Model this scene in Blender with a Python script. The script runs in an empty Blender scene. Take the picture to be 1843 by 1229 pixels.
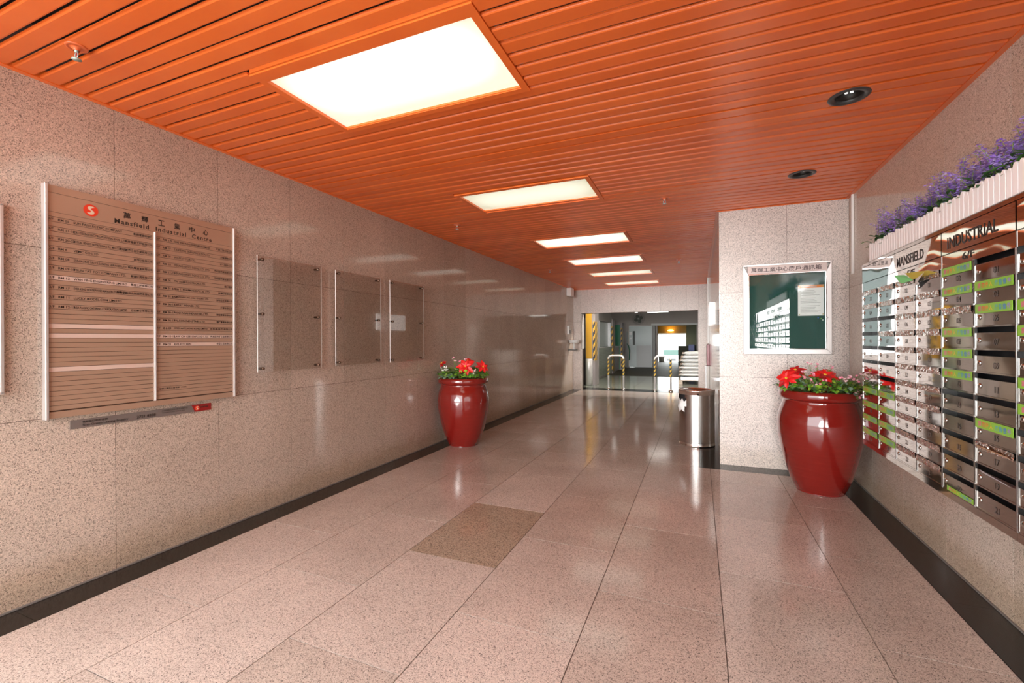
import bpy, bmesh, math, random
from mathutils import Vector, Matrix
R = random.Random(7)
PI = math.pi
SC = bpy.context.scene
COL = SC.collection

# ------------------------------------------------------------------ camera, world, sun, exposure
YAW, ROLL, FPX = 0.395, 0.005, 807.17
cd = bpy.data.cameras.new('camera'); cam = bpy.data.objects.new('camera', cd); COL.objects.link(cam)
cd.sensor_width = 36; cd.lens = FPX / 1843 * 36; cd.shift_y = -1.53 / 1843; cd.clip_start = 0.05; cd.clip_end = 300
_r = Vector((math.cos(YAW), math.sin(YAW), 0)); _f = Vector((-math.sin(YAW), math.cos(YAW), 0)); _u = Vector((0, 0, 1))
cx = _r * math.cos(ROLL) - _u * math.sin(ROLL); cu_ = _r * math.sin(ROLL) + _u * math.cos(ROLL)
m = Matrix((cx, cu_, -_f)).transposed().to_4x4(); m.translation = (0, 0, 1.45)
cam.matrix_world = m
SC.camera = cam
SC.view_settings.view_transform = 'Standard'; SC.view_settings.look = 'None'
SC.view_settings.exposure = 0.52; SC.view_settings.gamma = 1.0; SC.view_settings.use_curve_mapping = False
w = bpy.data.worlds.new('world'); SC.world = w; w.use_nodes = True
bg = w.node_tree.nodes['Background']; bg.inputs[0].default_value = (0.91, 0.975, 0.985, 1); bg.inputs[1].default_value = 5.0
sd = bpy.data.lights.new('daylight_sun', 'SUN'); sd.energy = 3.7; sd.angle = math.radians(24); sd.color = (1.0, 0.975, 0.95)
sun = bpy.data.objects.new('daylight_sun', sd); COL.objects.link(sun)
sun.rotation_euler = Vector((0.015, 1.0, 0.0)).to_track_quat('-Z', 'Y').to_euler()

SC.cycles.caustics_reflective = False; SC.cycles.caustics_refractive = False

H = 2.937; XL = -3.439; XR = 1.47; YB = 13.0; YF = 5.75; XC = 0.22; Y0 = -.8

# ------------------------------------------------------------------ materials
MATS = {}
def mat(name, col=(.8, .8, .8), rough=.5, metal=0., coat=0., emit=None, estr=0., spec=None, coatr=.05):
    if name in MATS: return MATS[name]
    m = bpy.data.materials.new(name); m.use_nodes = True
    b = m.node_tree.nodes['Principled BSDF']
    b.inputs['Base Color'].default_value = (*col, 1); b.inputs['Roughness'].default_value = rough
    b.inputs['Metallic'].default_value = metal; b.inputs['Coat Weight'].default_value = coat
    b.inputs['Coat Roughness'].default_value = coatr
    if spec is not None: b.inputs['Specular IOR Level'].default_value = spec
    if emit: b.inputs['Emission Color'].default_value = (*emit, 1); b.inputs['Emission Strength'].default_value = estr
    MATS[name] = m
    return m
def N(m, t, **kw):
    n = m.node_tree.nodes.new(t)
    for k, v in kw.items():
        if k in n.inputs: n.inputs[k].default_value = v
        else: setattr(n, k, v)
    return n
def L(m, a, b): m.node_tree.links.new(a, b)
def ramp(m, stops):
    n = N(m, 'ShaderNodeValToRGB'); e = n.color_ramp.elements
    while len(e) < len(stops): e.new(.5)
    for i, (p, c) in enumerate(stops): e[i].position = p; e[i].color = (*c, 1)
    return n
def mixc(m, kind, fac, a, b):
    n = m.node_tree.nodes.new('ShaderNodeMix'); n.data_type = 'RGBA'; n.blend_type = kind
    for i, v in ((0, fac), (6, a), (7, b)):
        if hasattr(v, 'links'): L(m, v, n.inputs[i])
        else: n.inputs[i].default_value = (*v, 1) if isinstance(v, tuple) else v
    return n.outputs[2]
def granite(name, base, dark, light, rough, scale=230., vary=.06, stain=(.5, .38, .22), stainamt=.0, spec=.5, coat=0.):
    m = mat(name, base, rough, spec=spec, coat=coat); b = m.node_tree.nodes['Principled BSDF']
    g = N(m, 'ShaderNodeNewGeometry')
    v = N(m, 'ShaderNodeTexVoronoi', Scale=scale); L(m, g.outputs['Position'], v.inputs['Vector'])
    sep = N(m, 'ShaderNodeSeparateColor'); L(m, v.outputs['Color'], sep.inputs[0])
    rp = ramp(m, [(0, dark), (.13, tuple(x * .62 for x in base)), (.3, tuple(x * .9 for x in base)), (.62, base), (.84, tuple(x * 1.12 for x in base)), (1, light)])
    L(m, sep.outputs[0], rp.inputs[0])
    n1 = N(m, 'ShaderNodeTexNoise', Scale=1.7, Detail=5.); L(m, g.outputs['Position'], n1.inputs['Vector'])
    r1 = ramp(m, [(.3, (1 - vary,) * 3), (.7, (1 + vary,) * 3)]); L(m, n1.outputs[0], r1.inputs[0])
    c = mixc(m, 'MULTIPLY', 1.0, rp.outputs[0], r1.outputs[0])
    oi = N(m, 'ShaderNodeObjectInfo'); q_ = 2.2 if 'floor' in name else 1.; r2 = ramp(m, [(0, (1 - .06 * q_, 1 - .07 * q_, 1 - .08 * q_)), (1, (1.05, 1.04, 1.04))]); L(m, oi.outputs['Random'], r2.inputs[0])
    c = mixc(m, 'MULTIPLY', 1.0, c, r2.outputs[0])
    if stainamt:
        # water and dirt stains that rise from the foot of the wall, broken up by noise
        sx = N(m, 'ShaderNodeSeparateXYZ'); L(m, g.outputs['Position'], sx.inputs[0])
        n2 = N(m, 'ShaderNodeTexNoise', Scale=5., Detail=6., Roughness=.65); L(m, g.outputs['Position'], n2.inputs['Vector'])
        ma = N(m, 'ShaderNodeMath', operation='MULTIPLY_ADD'); L(m, n2.outputs[0], ma.inputs[0]); ma.inputs[1].default_value = -.24; L(m, sx.outputs[2], ma.inputs[2])
        r3 = ramp(m, [(0, (stainamt,) * 3), (.14, (0, 0, 0))]); L(m, ma.outputs[0], r3.inputs[0])
        c = mixc(m, 'MULTIPLY', r3.outputs[0], c, stain)
    L(m, c, b.inputs['Base Color'])
    return m
PINK = (.60, .498, .415)
G_WALL = granite('pink granite wall', PINK, (.17, .13, .115), (.80, .66, .58), .085, 250., .05, (.84, .74, .60), .6, spec=.6)
G_FLOOR = granite('polished pink granite floor', (.61, .505, .44), (.12, .095, .09), (.76, .64, .57), .12, 270., .10, spec=.55)
G_DARKTILE = granite('tan granite replacement tile', (.40, .30, .22), (.08, .06, .05), (.55, .44, .34), .13, 190., .1, spec=.55)
G_BLOCK = granite('pale granite', (.70, .63, .59), (.16, .14, .135), (.86, .78, .74), .30, 210., .04, (.7, .62, .5), .4, spec=.35)
G_BLACK = granite('black granite', (.012, .010, .0095), (.006, .005, .005), (.03, .027, .027), .18, 150., .25, spec=.35)
_b = G_BLACK.node_tree.nodes['Principled BSDF']
JOINT = mat('joint mortar', (.13, .10, .085), .9)
JOINTW = mat('wall joint mortar', (.15, .10, .08), .9)
def orange():
    m = mat('orange painted aluminium', (.86, .16, .028), .27, spec=.65); b = m.node_tree.nodes['Principled BSDF']
    g = N(m, 'ShaderNodeNewGeometry'); n = N(m, 'ShaderNodeTexNoise', Scale=2.5, Detail=4.); L(m, g.outputs['Position'], n.inputs['Vector'])
    rp = ramp(m, [(.3, (.92, .170, .028)), (.7, (.97, .20, .036))]); L(m, n.outputs[0], rp.inputs[0])
    oi = N(m, 'ShaderNodeObjectInfo'); r2 = ramp(m, [(0, (.93, .9, .9)), (1, (1.06, 1.08, 1.1))]); L(m, oi.outputs['Random'], r2.inputs[0])
    L(m, mixc(m, 'MULTIPLY', 1., rp.outputs[0], r2.outputs[0]), b.inputs['Base Color'])
    return m
ORANGE = orange()
PLENUM = mat('dark plenum', (.02, .016, .014), .95)
def chrome(name, col=(.86, .85, .84), rough=.04, bump=0., bscale=6., dist=.02):
    m = mat(name, col, rough, 1.); b = m.node_tree.nodes['Principled BSDF']
    if bump:
        g = N(m, 'ShaderNodeNewGeometry'); n = N(m, 'ShaderNodeTexNoise', Scale=bscale, Detail=.6 if bscale < 10 else 2.); L(m, g.outputs['Position'], n.inputs['Vector'])
        bp = N(m, 'ShaderNodeBump', Strength=bump, Distance=dist); L(m, n.outputs[0], bp.inputs['Height']); L(m, bp.outputs[0], b.inputs['Normal'])
    return m
CHROME = chrome('mirror polished steel', (.58, .56, .54), rough=.045, bump=.10, bscale=5., dist=.012)
HEADER = chrome('buckled mirror steel header', (.72, .70, .67), rough=.03, bump=.22, bscale=4.0, dist=.02)
TAPE = chrome('crinkled clear tape over steel', (.82, .78, .75), .12, .9, 42., .02)
EDGE = chrome('bright steel edge', (.92, .91, .9), .12)
BRUSHED = chrome('brushed stainless steel', (.60, .58, .56), .21)
FRAME = mat('satin silver frame', (.74, .70, .68), .36, .6)
BLACK = mat('black', (.012, .011, .010), .5)
INK = mat('black ink', (.03, .022, .018), .5)
DARK = mat('dark interior', (.015, .014, .016), .6)
WHITE = mat('white plastic', (.82, .80, .78), .35)
PAPER = mat('white paper', (.94, .94, .94), .7)
def striped(name, a, b2, period, ang=0.):
    m = mat(name, a, .4); b = m.node_tree.nodes['Principled BSDF']
    tc = N(m, 'ShaderNodeTexCoord'); sx = N(m, 'ShaderNodeSeparateXYZ'); L(m, tc.outputs['Object'], sx.inputs[0])
    s = N(m, 'ShaderNodeMath', operation='ADD'); L(m, sx.outputs[0], s.inputs[0]); L(m, sx.outputs[1], s.inputs[1])
    a1 = N(m, 'ShaderNodeMath', operation='MULTIPLY_ADD'); L(m, s.outputs[0], a1.inputs[0]); a1.inputs[1].default_value = ang; L(m, sx.outputs[2], a1.inputs[2])
    d = N(m, 'ShaderNodeMath', operation='DIVIDE'); L(m, a1.outputs[0], d.inputs[0]); d.inputs[1].default_value = period
    f = N(m, 'ShaderNodeMath', operation='FRACT'); L(m, d.outputs[0], f.inputs[0])
    g = N(m, 'ShaderNodeMath', operation='GREATER_THAN'); L(m, f.outputs[0], g.inputs[0]); g.inputs[1].default_value = .5
    L(m, mixc(m, 'MIX', g.outputs[0], a, b2), b.inputs['Base Color'])
    return m
HAZARD = striped('yellow and black hazard tape', (.75, .42, .03), (.02, .02, .025), .26, -1.6)
HAZPOLE = striped('yellow and black spiral tape', (.75, .50, .06), (.02, .02, .025), .115, -1.0)
def glass(name, tint, refl=1.0, rough=.0):
    m = mat(name); nt = m.node_tree; nt.nodes.clear()
    o = N(m, 'ShaderNodeOutputMaterial'); t = N(m, 'ShaderNodeBsdfTransparent'); t.inputs[0].default_value = (*tint, 1)
    g = N(m, 'ShaderNodeBsdfGlossy', Roughness=rough); gg = N(m, 'ShaderNodeNewGeometry'); dt = N(m, 'ShaderNodeVectorMath', operation='DOT_PRODUCT'); L(m, gg.outputs['Incoming'], dt.inputs[0]); L(m, gg.outputs['Normal'], dt.inputs[1])
    ab = N(m, 'ShaderNodeMath', operation='ABSOLUTE'); L(m, dt.outputs['Value'], ab.inputs[0]); iv = N(m, 'ShaderNodeMath', operation='SUBTRACT'); iv.inputs[0].default_value = 1; L(m, ab.outputs[0], iv.inputs[1])
    pw = N(m, 'ShaderNodeMath', operation='POWER'); L(m, iv.outputs[0], pw.inputs[0]); pw.inputs[1].default_value = 5
    f = N(m, 'ShaderNodeMath', operation='MULTIPLY_ADD'); L(m, pw.outputs[0], f.inputs[0]); f.inputs[1].default_value = .95; f.inputs[2].default_value = .045
    k = N(m, 'ShaderNodeMath', operation='MULTIPLY'); L(m, f.outputs[0], k.inputs[0]); k.inputs[1].default_value = refl; k.use_clamp = True
    x = N(m, 'ShaderNodeMixShader'); L(m, k.outputs[0], x.inputs[0]); L(m, t.outputs[0], x.inputs[1]); L(m, g.outputs[0], x.inputs[2]); L(m, x.outputs[0], o.inputs[0])
    return m
ACRYLIC = glass('clear acrylic', (.965, .96, .95), 1.6, .0)
GLASS = glass('window glass', (.94, .96, .95), 1.0)

# ------------------------------------------------------------------ text meshes, made once in a batch
DIR_L = [('1/F', 'RM 05', 'SUN FAI ELECTRIC COMPANY', '新輝電器修理行'), ('1/F', 'RM 11-18', 'CROSSEN ELECTROPLATING ENG. LTD.', '高時電鍍工程有限公司'),
 ('1/F', 'RM 20-22', 'MUTUAL BENEFIT NUTRITIONALS R.L. MFG CORP. LTD.', '互利營養食品藥業有限公司'), ('2/F', 'RM 6', 'VEMC CO LTD', '東茂行有限公司'),
 ('2/F', 'RM 08', 'SUN KONG FAI CLEANING SERVICES LTD.', '新光輝清潔有限公司'), ('2/F', 'RM 09-10', 'TSUN TAT TOY COMPANY LTD.', '駿達玩具有限公司'),
 ('2/F', 'RM 12', 'WAH TING ENGINEERING LIMITED', '華庭工程有限公司'), ('2/F', 'RM 23', 'EVER KING HOUSEWARES MANUFACTURING LTD.', '永勤家庭用品製造廠有限公司'),
 ('3/F', 'RM 11', 'LUCKY MODEL.COM LIMITED', ''), ('3/F', 'RM 12-15', 'ASIA PACIFIC CATERING CORPORATION LIMITED', '亞亞飲食有限公司')]
DIR_R = [('3/F', 'RM 1-5', 'KING WAH INDO-INVESTMENTS LIMITED', '堅華工業有限公司'), ('5/F', 'RM 07', 'TAI KEUNG TRANSPORTATION CO.', '大強運輸公司'),
 ('5/F', 'RM 09', 'WAIYAT TOR CO.', '唯一鞋廠公司'), ('5/F', 'RM 10', 'YEUNG WOO TONG CO. LTD.', '養和堂藥業有限公司'), ('5/F', 'RM 11-12', 'YEUNG WOO TONG CO. LTD.', '養和堂藥業有限公司'),
 ('6/F', 'RM 06', 'TAI HAM ELECTRICAL LTD.', '泰咸電器'), ('7/F', 'RM 01 & 02', 'T. & T. PHARMACEUTICAL LTD.', '科達行有限公司'), ('7/F', 'RM 01 & 02', 'CANADIAN LINK (ASIA - PACIFIC) LTD.', '加聯亞太有限公司'),
 ('7/F', 'RM 06-17', 'GREAT WINNER LTD.', '鴻運有限公司'), ('7/F', 'RM 06-17', 'WAH NGAI INDUSTRIES LTD.', '華藝實業有限公司'), ('7/F', 'RM 06-17', 'FALCON INDUSTRIES LTD.', '福群實業有限公司'),
 ('7/F', '8 & 09', 'SPEED MATE (HONG KONG) LIMITED', '城際達(香港)有限公司'), ('7/F', 'RM 11-12', 'LAW CHI KEE SEAFOOD LTD.', '羅志記海鮮食品有限公司'), ('7/F', 'RM 21', 'EVIS KITCHEN', '金豐食品有限公司')]
STICK = [('請', (.75, .10, .30)), ('勿', (.80, .05, .05)), ('投', (.85, .18, .04)), ('入', (.9, .50, .03)), ('廣', (.15, .45, .35)), ('告', (.05, .30, .55)), ('信', (.04, .16, .65)), ('件', (.35, .2, .65))]
WANT = set()
for e in DIR_L + DIR_R: WANT.update(x for x in e if x)
WANT.update(['萬', '輝', '工', '業', '中', '心', 'Mansfield  Industrial  Centre', '萬輝工業中心廠戶通訊箱', 'MANSFIELD', 'INDUSTRIAL', 'CENTRE', '5/F', '6/F', '7/F', '信和集團租務查詢',
             'Sino Group Leasing Enquiry', '2721 8388', '信和集團成員', '尖沙咀梳士巴利道尖沙咀中心', 'Tsimshatsui Centre, Salisbury Road', '萬輝工業中心管理處', '(如有查詢)', 'NOTICE', '告示', '如有查詢請致電管理處'])
WANT.update(x for x, c in STICK)
WANT.update('%02d' % i for i in range(1, 23))
TXT = {}
def make_text():
    tmp = []
    for s in sorted(WANT):
        cu = bpy.data.curves.new('t', 'FONT'); cu.body = s; cu.size = 1; cu.resolution_u = 2; cu.fill_mode = 'FRONT'
        cu.offset = .022 if s.startswith('Mansfield') or s in ('萬', '輝', '工', '業', '中', '心') else .014
        if s.startswith('Mansfield'): cu.space_character = 1.25
        o = bpy.data.objects.new('t', cu); COL.objects.link(o); tmp.append((s, o, cu))
    dg = bpy.context.evaluated_depsgraph_get(); dg.update()
    for s, o, cu in tmp:
        me = bpy.data.meshes.new_from_object(o.evaluated_get(dg))
        vs = [v.co.copy() for v in me.vertices]
        if vs:
            x0 = min(v.x for v in vs); x1 = max(v.x for v in vs); y0 = min(v.y for v in vs); y1 = max(v.y for v in vs)
            TXT[s] = ([(v.x - x0, v.y - y0) for v in vs], [tuple(p.vertices) for p in me.polygons], x1 - x0, y1 - y0)
        bpy.data.meshes.remove(me)
    for s, o, cu in tmp: bpy.data.objects.remove(o); bpy.data.curves.remove(cu)
make_text()

# ------------------------------------------------------------------ mesh helpers
class MB:
    def __init__(s): s.v = []; s.f = []; s.mi = []; s.smooth = []
    def add(s, vs, fs, mi=0, sm=False):
        o = len(s.v); s.v += [tuple(v) for v in vs]; s.f += [tuple(i + o for i in f) for f in fs]; s.mi += [mi] * len(fs); s.smooth += [sm] * len(fs); return s
    def box(s, x0, x1, y0, y1, z0, z1, mi=0):
        vs = [(x, y, z) for x in (x0, x1) for y in (y0, y1) for z in (z0, z1)]
        return s.add(vs, [(0, 1, 3, 2), (4, 6, 7, 5), (0, 4, 5, 1), (2, 3, 7, 6), (0, 2, 6, 4), (1, 5, 7, 3)], mi)
    def lathe(s, prof, c=(0, 0, 0), n=32, mi=0, sm=True, axis='z'):
        vs = []; fs = []
        for r, z in prof:
            for i in range(n):
                a = 2 * PI * i / n; p = (r * math.cos(a), r * math.sin(a), z)
                if axis == 'x': p = (p[2], p[0], p[1])
                if axis == 'y': p = (p[0], p[2], p[1])
                vs.append((c[0] + p[0], c[1] + p[1], c[2] + p[2]))
        k = len(prof)
        for j in range(k - 1):
            for i in range(n):
                a = j * n + i; b = j * n + (i + 1) % n
                fs.append((a, b, b + n, a + n) if axis != 'y' else (a + n, b + n, b, a))
        s.add(vs, fs, mi, sm); return s
    def disc(s, c, r, n=24, axis='z', mi=0, flip=False):
        vs = []
        for i in range(n):
            a = 2 * PI * i / n; p = (r * math.cos(a), r * math.sin(a), 0)
            if axis == 'x': p = (0, p[0], p[1])
            if axis == 'y': p = (p[0], 0, p[1])
            vs.append((c[0] + p[0], c[1] + p[1], c[2] + p[2]))
        f = tuple(range(n)); s.add(vs, [f[::-1] if flip else f], mi); return s
    def tube(s, pts, r, n=10, mi=0, cap=True, radii=None):
        pts = [Vector(p) for p in pts]; vs = []; fs = []
        for i, p in enumerate(pts):
            t = (pts[min(i + 1, len(pts) - 1)] - pts[max(i - 1, 0)]).normalized()
            a = t.cross(Vector((0, 0, 1)) if abs(t.z) < .9 else Vector((1, 0, 0))).normalized() if i == 0 else (prev - t * prev.dot(t)).normalized()
            prev = a; b = t.cross(a); rr = radii[i] if radii else r
            for k in range(n):
                q = 2 * PI * k / n; vs.append(p + a * rr * math.cos(q) + b * rr * math.sin(q))
        for i in range(len(pts) - 1):
            for k in range(n): fs.append((i * n + k, i * n + (k + 1) % n, (i + 1) * n + (k + 1) % n, (i + 1) * n + k))
        if cap: fs += [tuple(range(n))[::-1], tuple((len(pts) - 1) * n + k for k in range(n))]
        return s.add(vs, fs, mi, True)
    def prism(s, poly, ax, a0, a1, mi=0):
        """poly: 2D points in the two other axes; extruded along axis ax from a0 to a1"""
        n = len(poly); vs = []
        for a in (a0, a1):
            for p, q in poly:
                vs.append({'x': (a, p, q), 'y': (p, a, q), 'z': (p, q, a)}[ax])
        fs = [tuple(range(n)), tuple(range(2 * n - 1, n - 1, -1))] + [(i, i + n, (i + 1) % n + n, (i + 1) % n) for i in range(n)]
        return s.add(vs, fs, mi)
    def text(s, t, org, right, up, h, width=None, align='l', mi=0):
        if t not in TXT: return s
        vs, fs, w0, h0 = TXT[t]; k = h / h0; kx = k if width is None else width / w0
        org = Vector(org); right = Vector(right); up = Vector(up)
        if align == 'r': org = org - right * (w0 * kx)
        if align == 'c': org = org - right * (w0 * kx / 2)
        return s.add([org + right * (x * kx) + up * (y * k) for x, y in vs], fs, mi)
    def leaf(s, b, d, ln, wd, n=None, droop=.3, mi=0, fold=.25):
        b = Vector(b); d = Vector(d).normalized(); n = Vector(n or (0, 0, 1)); sd = d.cross(n)
        sd = sd.normalized() if sd.length > 1e-3 else Vector((1, 0, 0)); n = sd.cross(d).normalized()
        vs = []
        for t, wf in ((0, .08), (.3, .8), (.6, 1.), (.85, .5), (1, .02)):
            c = b + d * ln * t - n * ln * droop * t * t; e = sd * wd / 2 * wf
            vs += [c - e + n * fold * wd / 2 * wf, c, c + e + n * fold * wd / 2 * wf]
        fs = []
        for i in range(4): fs += [(3 * i, 3 * i + 1, 3 * i + 4, 3 * i + 3), (3 * i + 1, 3 * i + 2, 3 * i + 5, 3 * i + 4)]
        return s.add(vs, fs, mi)
    def mesh(s, name, mats, at=(0, 0, 0), recalc=False):
        me = bpy.data.meshes.new(name); ax, ay, az = at
        me.from_pydata([(x - ax, y - ay, z - az) for x, y, z in s.v], [], s.f)
        for mm in (mats if isinstance(mats, (list, tuple)) else [mats]): me.materials.append(mm)
        for p, i, sm in zip(me.polygons, s.mi, s.smooth): p.material_index = i; p.use_smooth = sm
        if recalc:
            bm = bmesh.new(); bm.from_mesh(me); bmesh.ops.recalc_face_normals(bm, faces=bm.faces); bm.to_mesh(me); bm.free()
        me.update(); return me
WLOC = {}
def link(name, data, parent=None, at=(0, 0, 0), **props):
    o = bpy.data.objects.new(name, data); COL.objects.link(o)
    pl = WLOC.get(parent.name, Vector((0, 0, 0))) if parent else Vector((0, 0, 0))
    if parent: o.parent = parent
    o.location = Vector(at) - pl; WLOC[o.name] = Vector(at)
    for k, v in props.items(): o[k] = v
    return o
def obj(name, mb, mats, parent=None, at=None, recalc=False, **props):
    """mesh given in WORLD coordinates; its origin goes to `at` (default: the parent's)"""
    if name == 'lettering': props['kind'] = 'stuff'
    if at is None: at = tuple(WLOC[parent.name]) if parent else (0, 0, 0)
    return link(name, mb.mesh(name, mats, at, recalc), parent, at, **props)
def thing(name, label, cat, at, group=None):
    p = dict(label=label, category=cat)
    if group: p['group'] = group
    return link(name, None, None, at, **p)
def struct(name, mb, m, at=(0, 0, 0)): return obj(name, mb, m, at=at, kind='structure')
def bevel(o, w=.004, seg=2):
    md = o.modifiers.new('b', 'BEVEL'); md.width = w; md.segments = seg; md.limit_method = 'ANGLE'
    return o
CACHE = {}
def piece(name, parent, x0, x1, y0, y1, z0, z1, m):
    key = (name, round(x1 - x0, 4), round(y1 - y0, 4), round(z1 - z0, 4), m.name)
    if key not in CACHE:
        CACHE[key] = MB().box((x0 - x1) / 2, (x1 - x0) / 2, (y0 - y1) / 2, (y1 - y0) / 2, (z0 - z1) / 2, (z1 - z0) / 2).mesh(name, m)
    return link(name, CACHE[key], parent, ((x0 + x1) / 2, (y0 + y1) / 2, (z0 + z1) / 2))

# ------------------------------------------------------------------ floor
fl = struct('floor', MB().box(XL - .2, XR + .2, Y0, 13.65, -.12, -.004), JOINT)
cols = [-3.195, -2.52, -1.863, -1.205, -.546, .11, .768, 1.255]; g = .0024
for c in range(7):
    y = (1.605 if c % 2 == 0 else 1.108) - .99 * 4
    while y < 13.0:
        a, b = max(y, Y0), min(y + .99, 13.0); x0, x1 = cols[c], cols[c + 1]
        y += .99
        if b - a < .03: continue
        if c >= 5:
            if a > 5.5: continue
            b = min(b, 5.51)
        if c == 4 and a < 5.51 < b:
            piece('floor_tile', fl, x0 + g, x1 - g, a + g, 5.51 - g, -.02, 0, G_FLOOR); a = 5.51
        if c == 4 and a >= 5.5: x1 = .0
        piece('floor_tile', fl, x0 + g, x1 - g, a + g, b - g, -.02, 0, G_DARKTILE if (c == 2 and abs(a - 2.595) < .05) else G_FLOOR)
y = Y0
while y < 13.0:
    b = min(y + .667, 13.0); piece('border_slab', fl, XL + .012, -3.195 - g, y + .0006, b - .0006, -.02, 0, G_BLACK); y = b
y = Y0
while y < 5.5:
    b = min(y + .667, 5.51); piece('border_slab', fl, 1.255 + g, XR, y + .0006, b - .0006, -.02, 0, G_BLACK); y = b
for x in (0.0, .667, 1.255): piece('border_slab', fl, x + .0006, {0.0: .667, .667: 1.255, 1.255: XR}[x] - .0006, 5.51 + .0006, 5.75, -.02, 0, G_BLACK)
y = 5.75
while y < 12.9:
    b = min(y + .667, 13.0); piece('border_slab', fl, 0.0 + g, XC, y + .0006, b - .0006, -.02, 0, G_BLACK); y = b
x = XL
while x < XR - .1:
    b = min(x + .8, XR); piece('threshold_slab', fl, x + .0006, b - .0006, 13.0 + g, 13.62, -.02, 0, G_BLACK); x = b
struct('baseboard_left', MB().box(XL, XL + .012, .05, YB, -.01, .008), mat('grey mortar bead', (.22, .19, .17), .8))
struct('baseboard_right', MB().box(XR - .010, XR, Y0, 5.75, 0, .008), MATS['grey mortar bead'])

# ------------------------------------------------------------------ granite-clad walls
ZJ = [0.0, 1.02, 1.99, H + .02]
def clad(parent, axis, face, inward, edges, m, zj=ZJ, th=.02, gap=.0017, name='granite_panel', skip=None):
    """panels on the plane axis=face; inward = +1/-1 is the direction the face looks"""
    for a, b in zip(edges, edges[1:]):
        for z0, z1 in zip(zj, zj[1:]):
            if skip and skip(a, b, z0, z1): continue
            lo, hi = (face - th, face) if inward > 0 else (face, face + th)
            if axis == 'x': piece(name, parent, lo, hi, a + gap, b - gap, z0 + gap, z1 - gap, m)
            else: piece(name, parent, a + gap, b - gap, lo, hi, z0 + gap, z1 - gap, m)
def steps(a, b, first, d):
    out = [a]; y = first
    while y < a + .05: y += d
    while y < b - .05: out.append(y); y += d
    return out + [b]
wl = struct('wall_left', MB().box(XL - .25, XL - .0025, .05, YB + .3, -.12, H + .35), JOINTW)
clad(wl, 'x', XL, 1, steps(.05, YB, 1.667 - .6665 * 5, .6665), G_WALL)
wr = struct('wall_right', MB().box(XR + .0025, XR + .25, -3.0, 5.75 + .25, -.12, H + .35), JOINTW)
clad(wr, 'x', XR, -1, steps(-3.0, 5.75, 5.75 - .6665 * 13, .6665), G_WALL)
struct('wall_entrance', MB().box(.80, XR + .25, -3.2, -3.0, -.12, H + .35), JOINTW)
struct('ceiling_3', MB().box(.2, XR + .25, -3.0, Y0, H + .02, H + .2), ORANGE)
wc = struct('wall_corner', MB().box(XC + .0025, XR + .002, YF + .0025, YB + .3, -.12, H + .35), JOINTW)
clad(wc, 'y', YF, -1, [XC, .901, XR], G_BLOCK)
clad(wc, 'x', XC, -1, steps(YF, YB, YF + .667, .667), G_WALL)
wb = struct('wall_back', MB().box(XL, -3.215, YB + .0025, YB + .3, -.02, H + .35).box(-3.215, 0, YB + .0025, YB + .3, 2.242 + .002, H + .35).box(0, XC, YB + .0025, YB + .3, -.02, H + .35), JOINTW)
clad(wb, 'y', YB, -1, [-3.215, -3.0, -2.33, -1.65, -.98, -.31, 0.0], G_BLOCK, [2.242, H + .02])
clad(wb, 'y', YB, -1, [XL, -3.215], G_BLOCK, [1.19, 1.99, H + .02]); clad(wb, 'y', YB, -1, [0, XC], G_BLOCK, ZJ)
piece('plinth_panel', wb, XL + .001, -3.19, YB - .05, YB + .05, 0, 1.19, G_BLOCK)
piece('jamb_panel', wb, -.02, 0.0, YB + .003, YB + .3, 0, 2.24, G_BLOCK)
piece('jamb_panel', wb, -3.215, -3.195, YB + .05, YB + .3, 1.2, 2.24, G_BLOCK)

# ------------------------------------------------------------------ ceiling of orange slats
ce = struct('ceiling', MB().box(XL - .2, XR + .2, Y0, 13.0, H + .30, H + .42), PLENUM)
LROWS = [(1.824, 2.458), (4.06, 4.691), (6.299, 6.91), (8.095, 8.737), (9.87, 10.46), (11.71, 12.30)]
LX0, LX1 = -2.267, -.957
SLM = {}
def slat(x0, x1, yc, wd=.0915):
    k = (round(x1 - x0, 3), round(wd, 3))
    if k not in SLM:
        w2 = wd / 2
        SLM[k] = MB().prism([(-w2, .014), (-w2, .010), (-w2 + .0028, .0028), (-w2 + .010, 0), (w2 - .010, 0), (w2 - .0028, .0028), (w2, .010), (w2, .014)], 'x', -(x1 - x0) / 2, (x1 - x0) / 2).mesh('slat', ORANGE, recalc=True)
    o = link('slat', SLM[k], ce, ((x0 + x1) / 2, yc, H + R.uniform(-.0008, .0012)))
    o.rotation_euler = (R.uniform(-.006, .006), 0, 0)
P = .1076; DL = [(.857, 1.187 + P * 20), (.863, 1.187 + P * 33)]
k = -29
while True:
    yc = 1.187 + P * (k + .5); k += 1
    if yc > 12.97: break
    if yc < Y0 + .05: continue
    xr = XR - .036 if yc < 5.72 else XC - .03
    row = [r for r in LROWS if yc + P * .35 > r[0] - .02 and yc - P * .35 < r[1] + .02]
    dl = [(x_, y_) for x_, y_ in DL if abs(abs(yc - y_) - P / 2) < .01]
    if dl:
        x_, y_ = dl[0]; sg = 1 if y_ > yc else -1; w2 = .0915 / 2; e = w2 * sg; rr = .093; gp = abs(y_ - yc) - w2; hx = math.sqrt(rr * rr - gp * gp)
        arc = [(x_ + rr * math.sin(a), (y_ - yc) - sg * rr * math.cos(a)) for a in [math.asin(hx / rr) * (1 - 2 * i / 16) for i in range(17)]]
        poly = [(XL + .036, e), (XL + .036, -e), (xr, -e), (xr, e)] + arc
        o_ = link('slat', MB().prism(poly, 'z', 0, .02).mesh('slat', ORANGE, recalc=True), ce, (0, yc, H))
    elif row:
        slat(XL + .036, LX0 - .045, yc); slat(LX1 + .045, xr, yc)
    else: slat(XL + .036, xr, yc)
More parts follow.
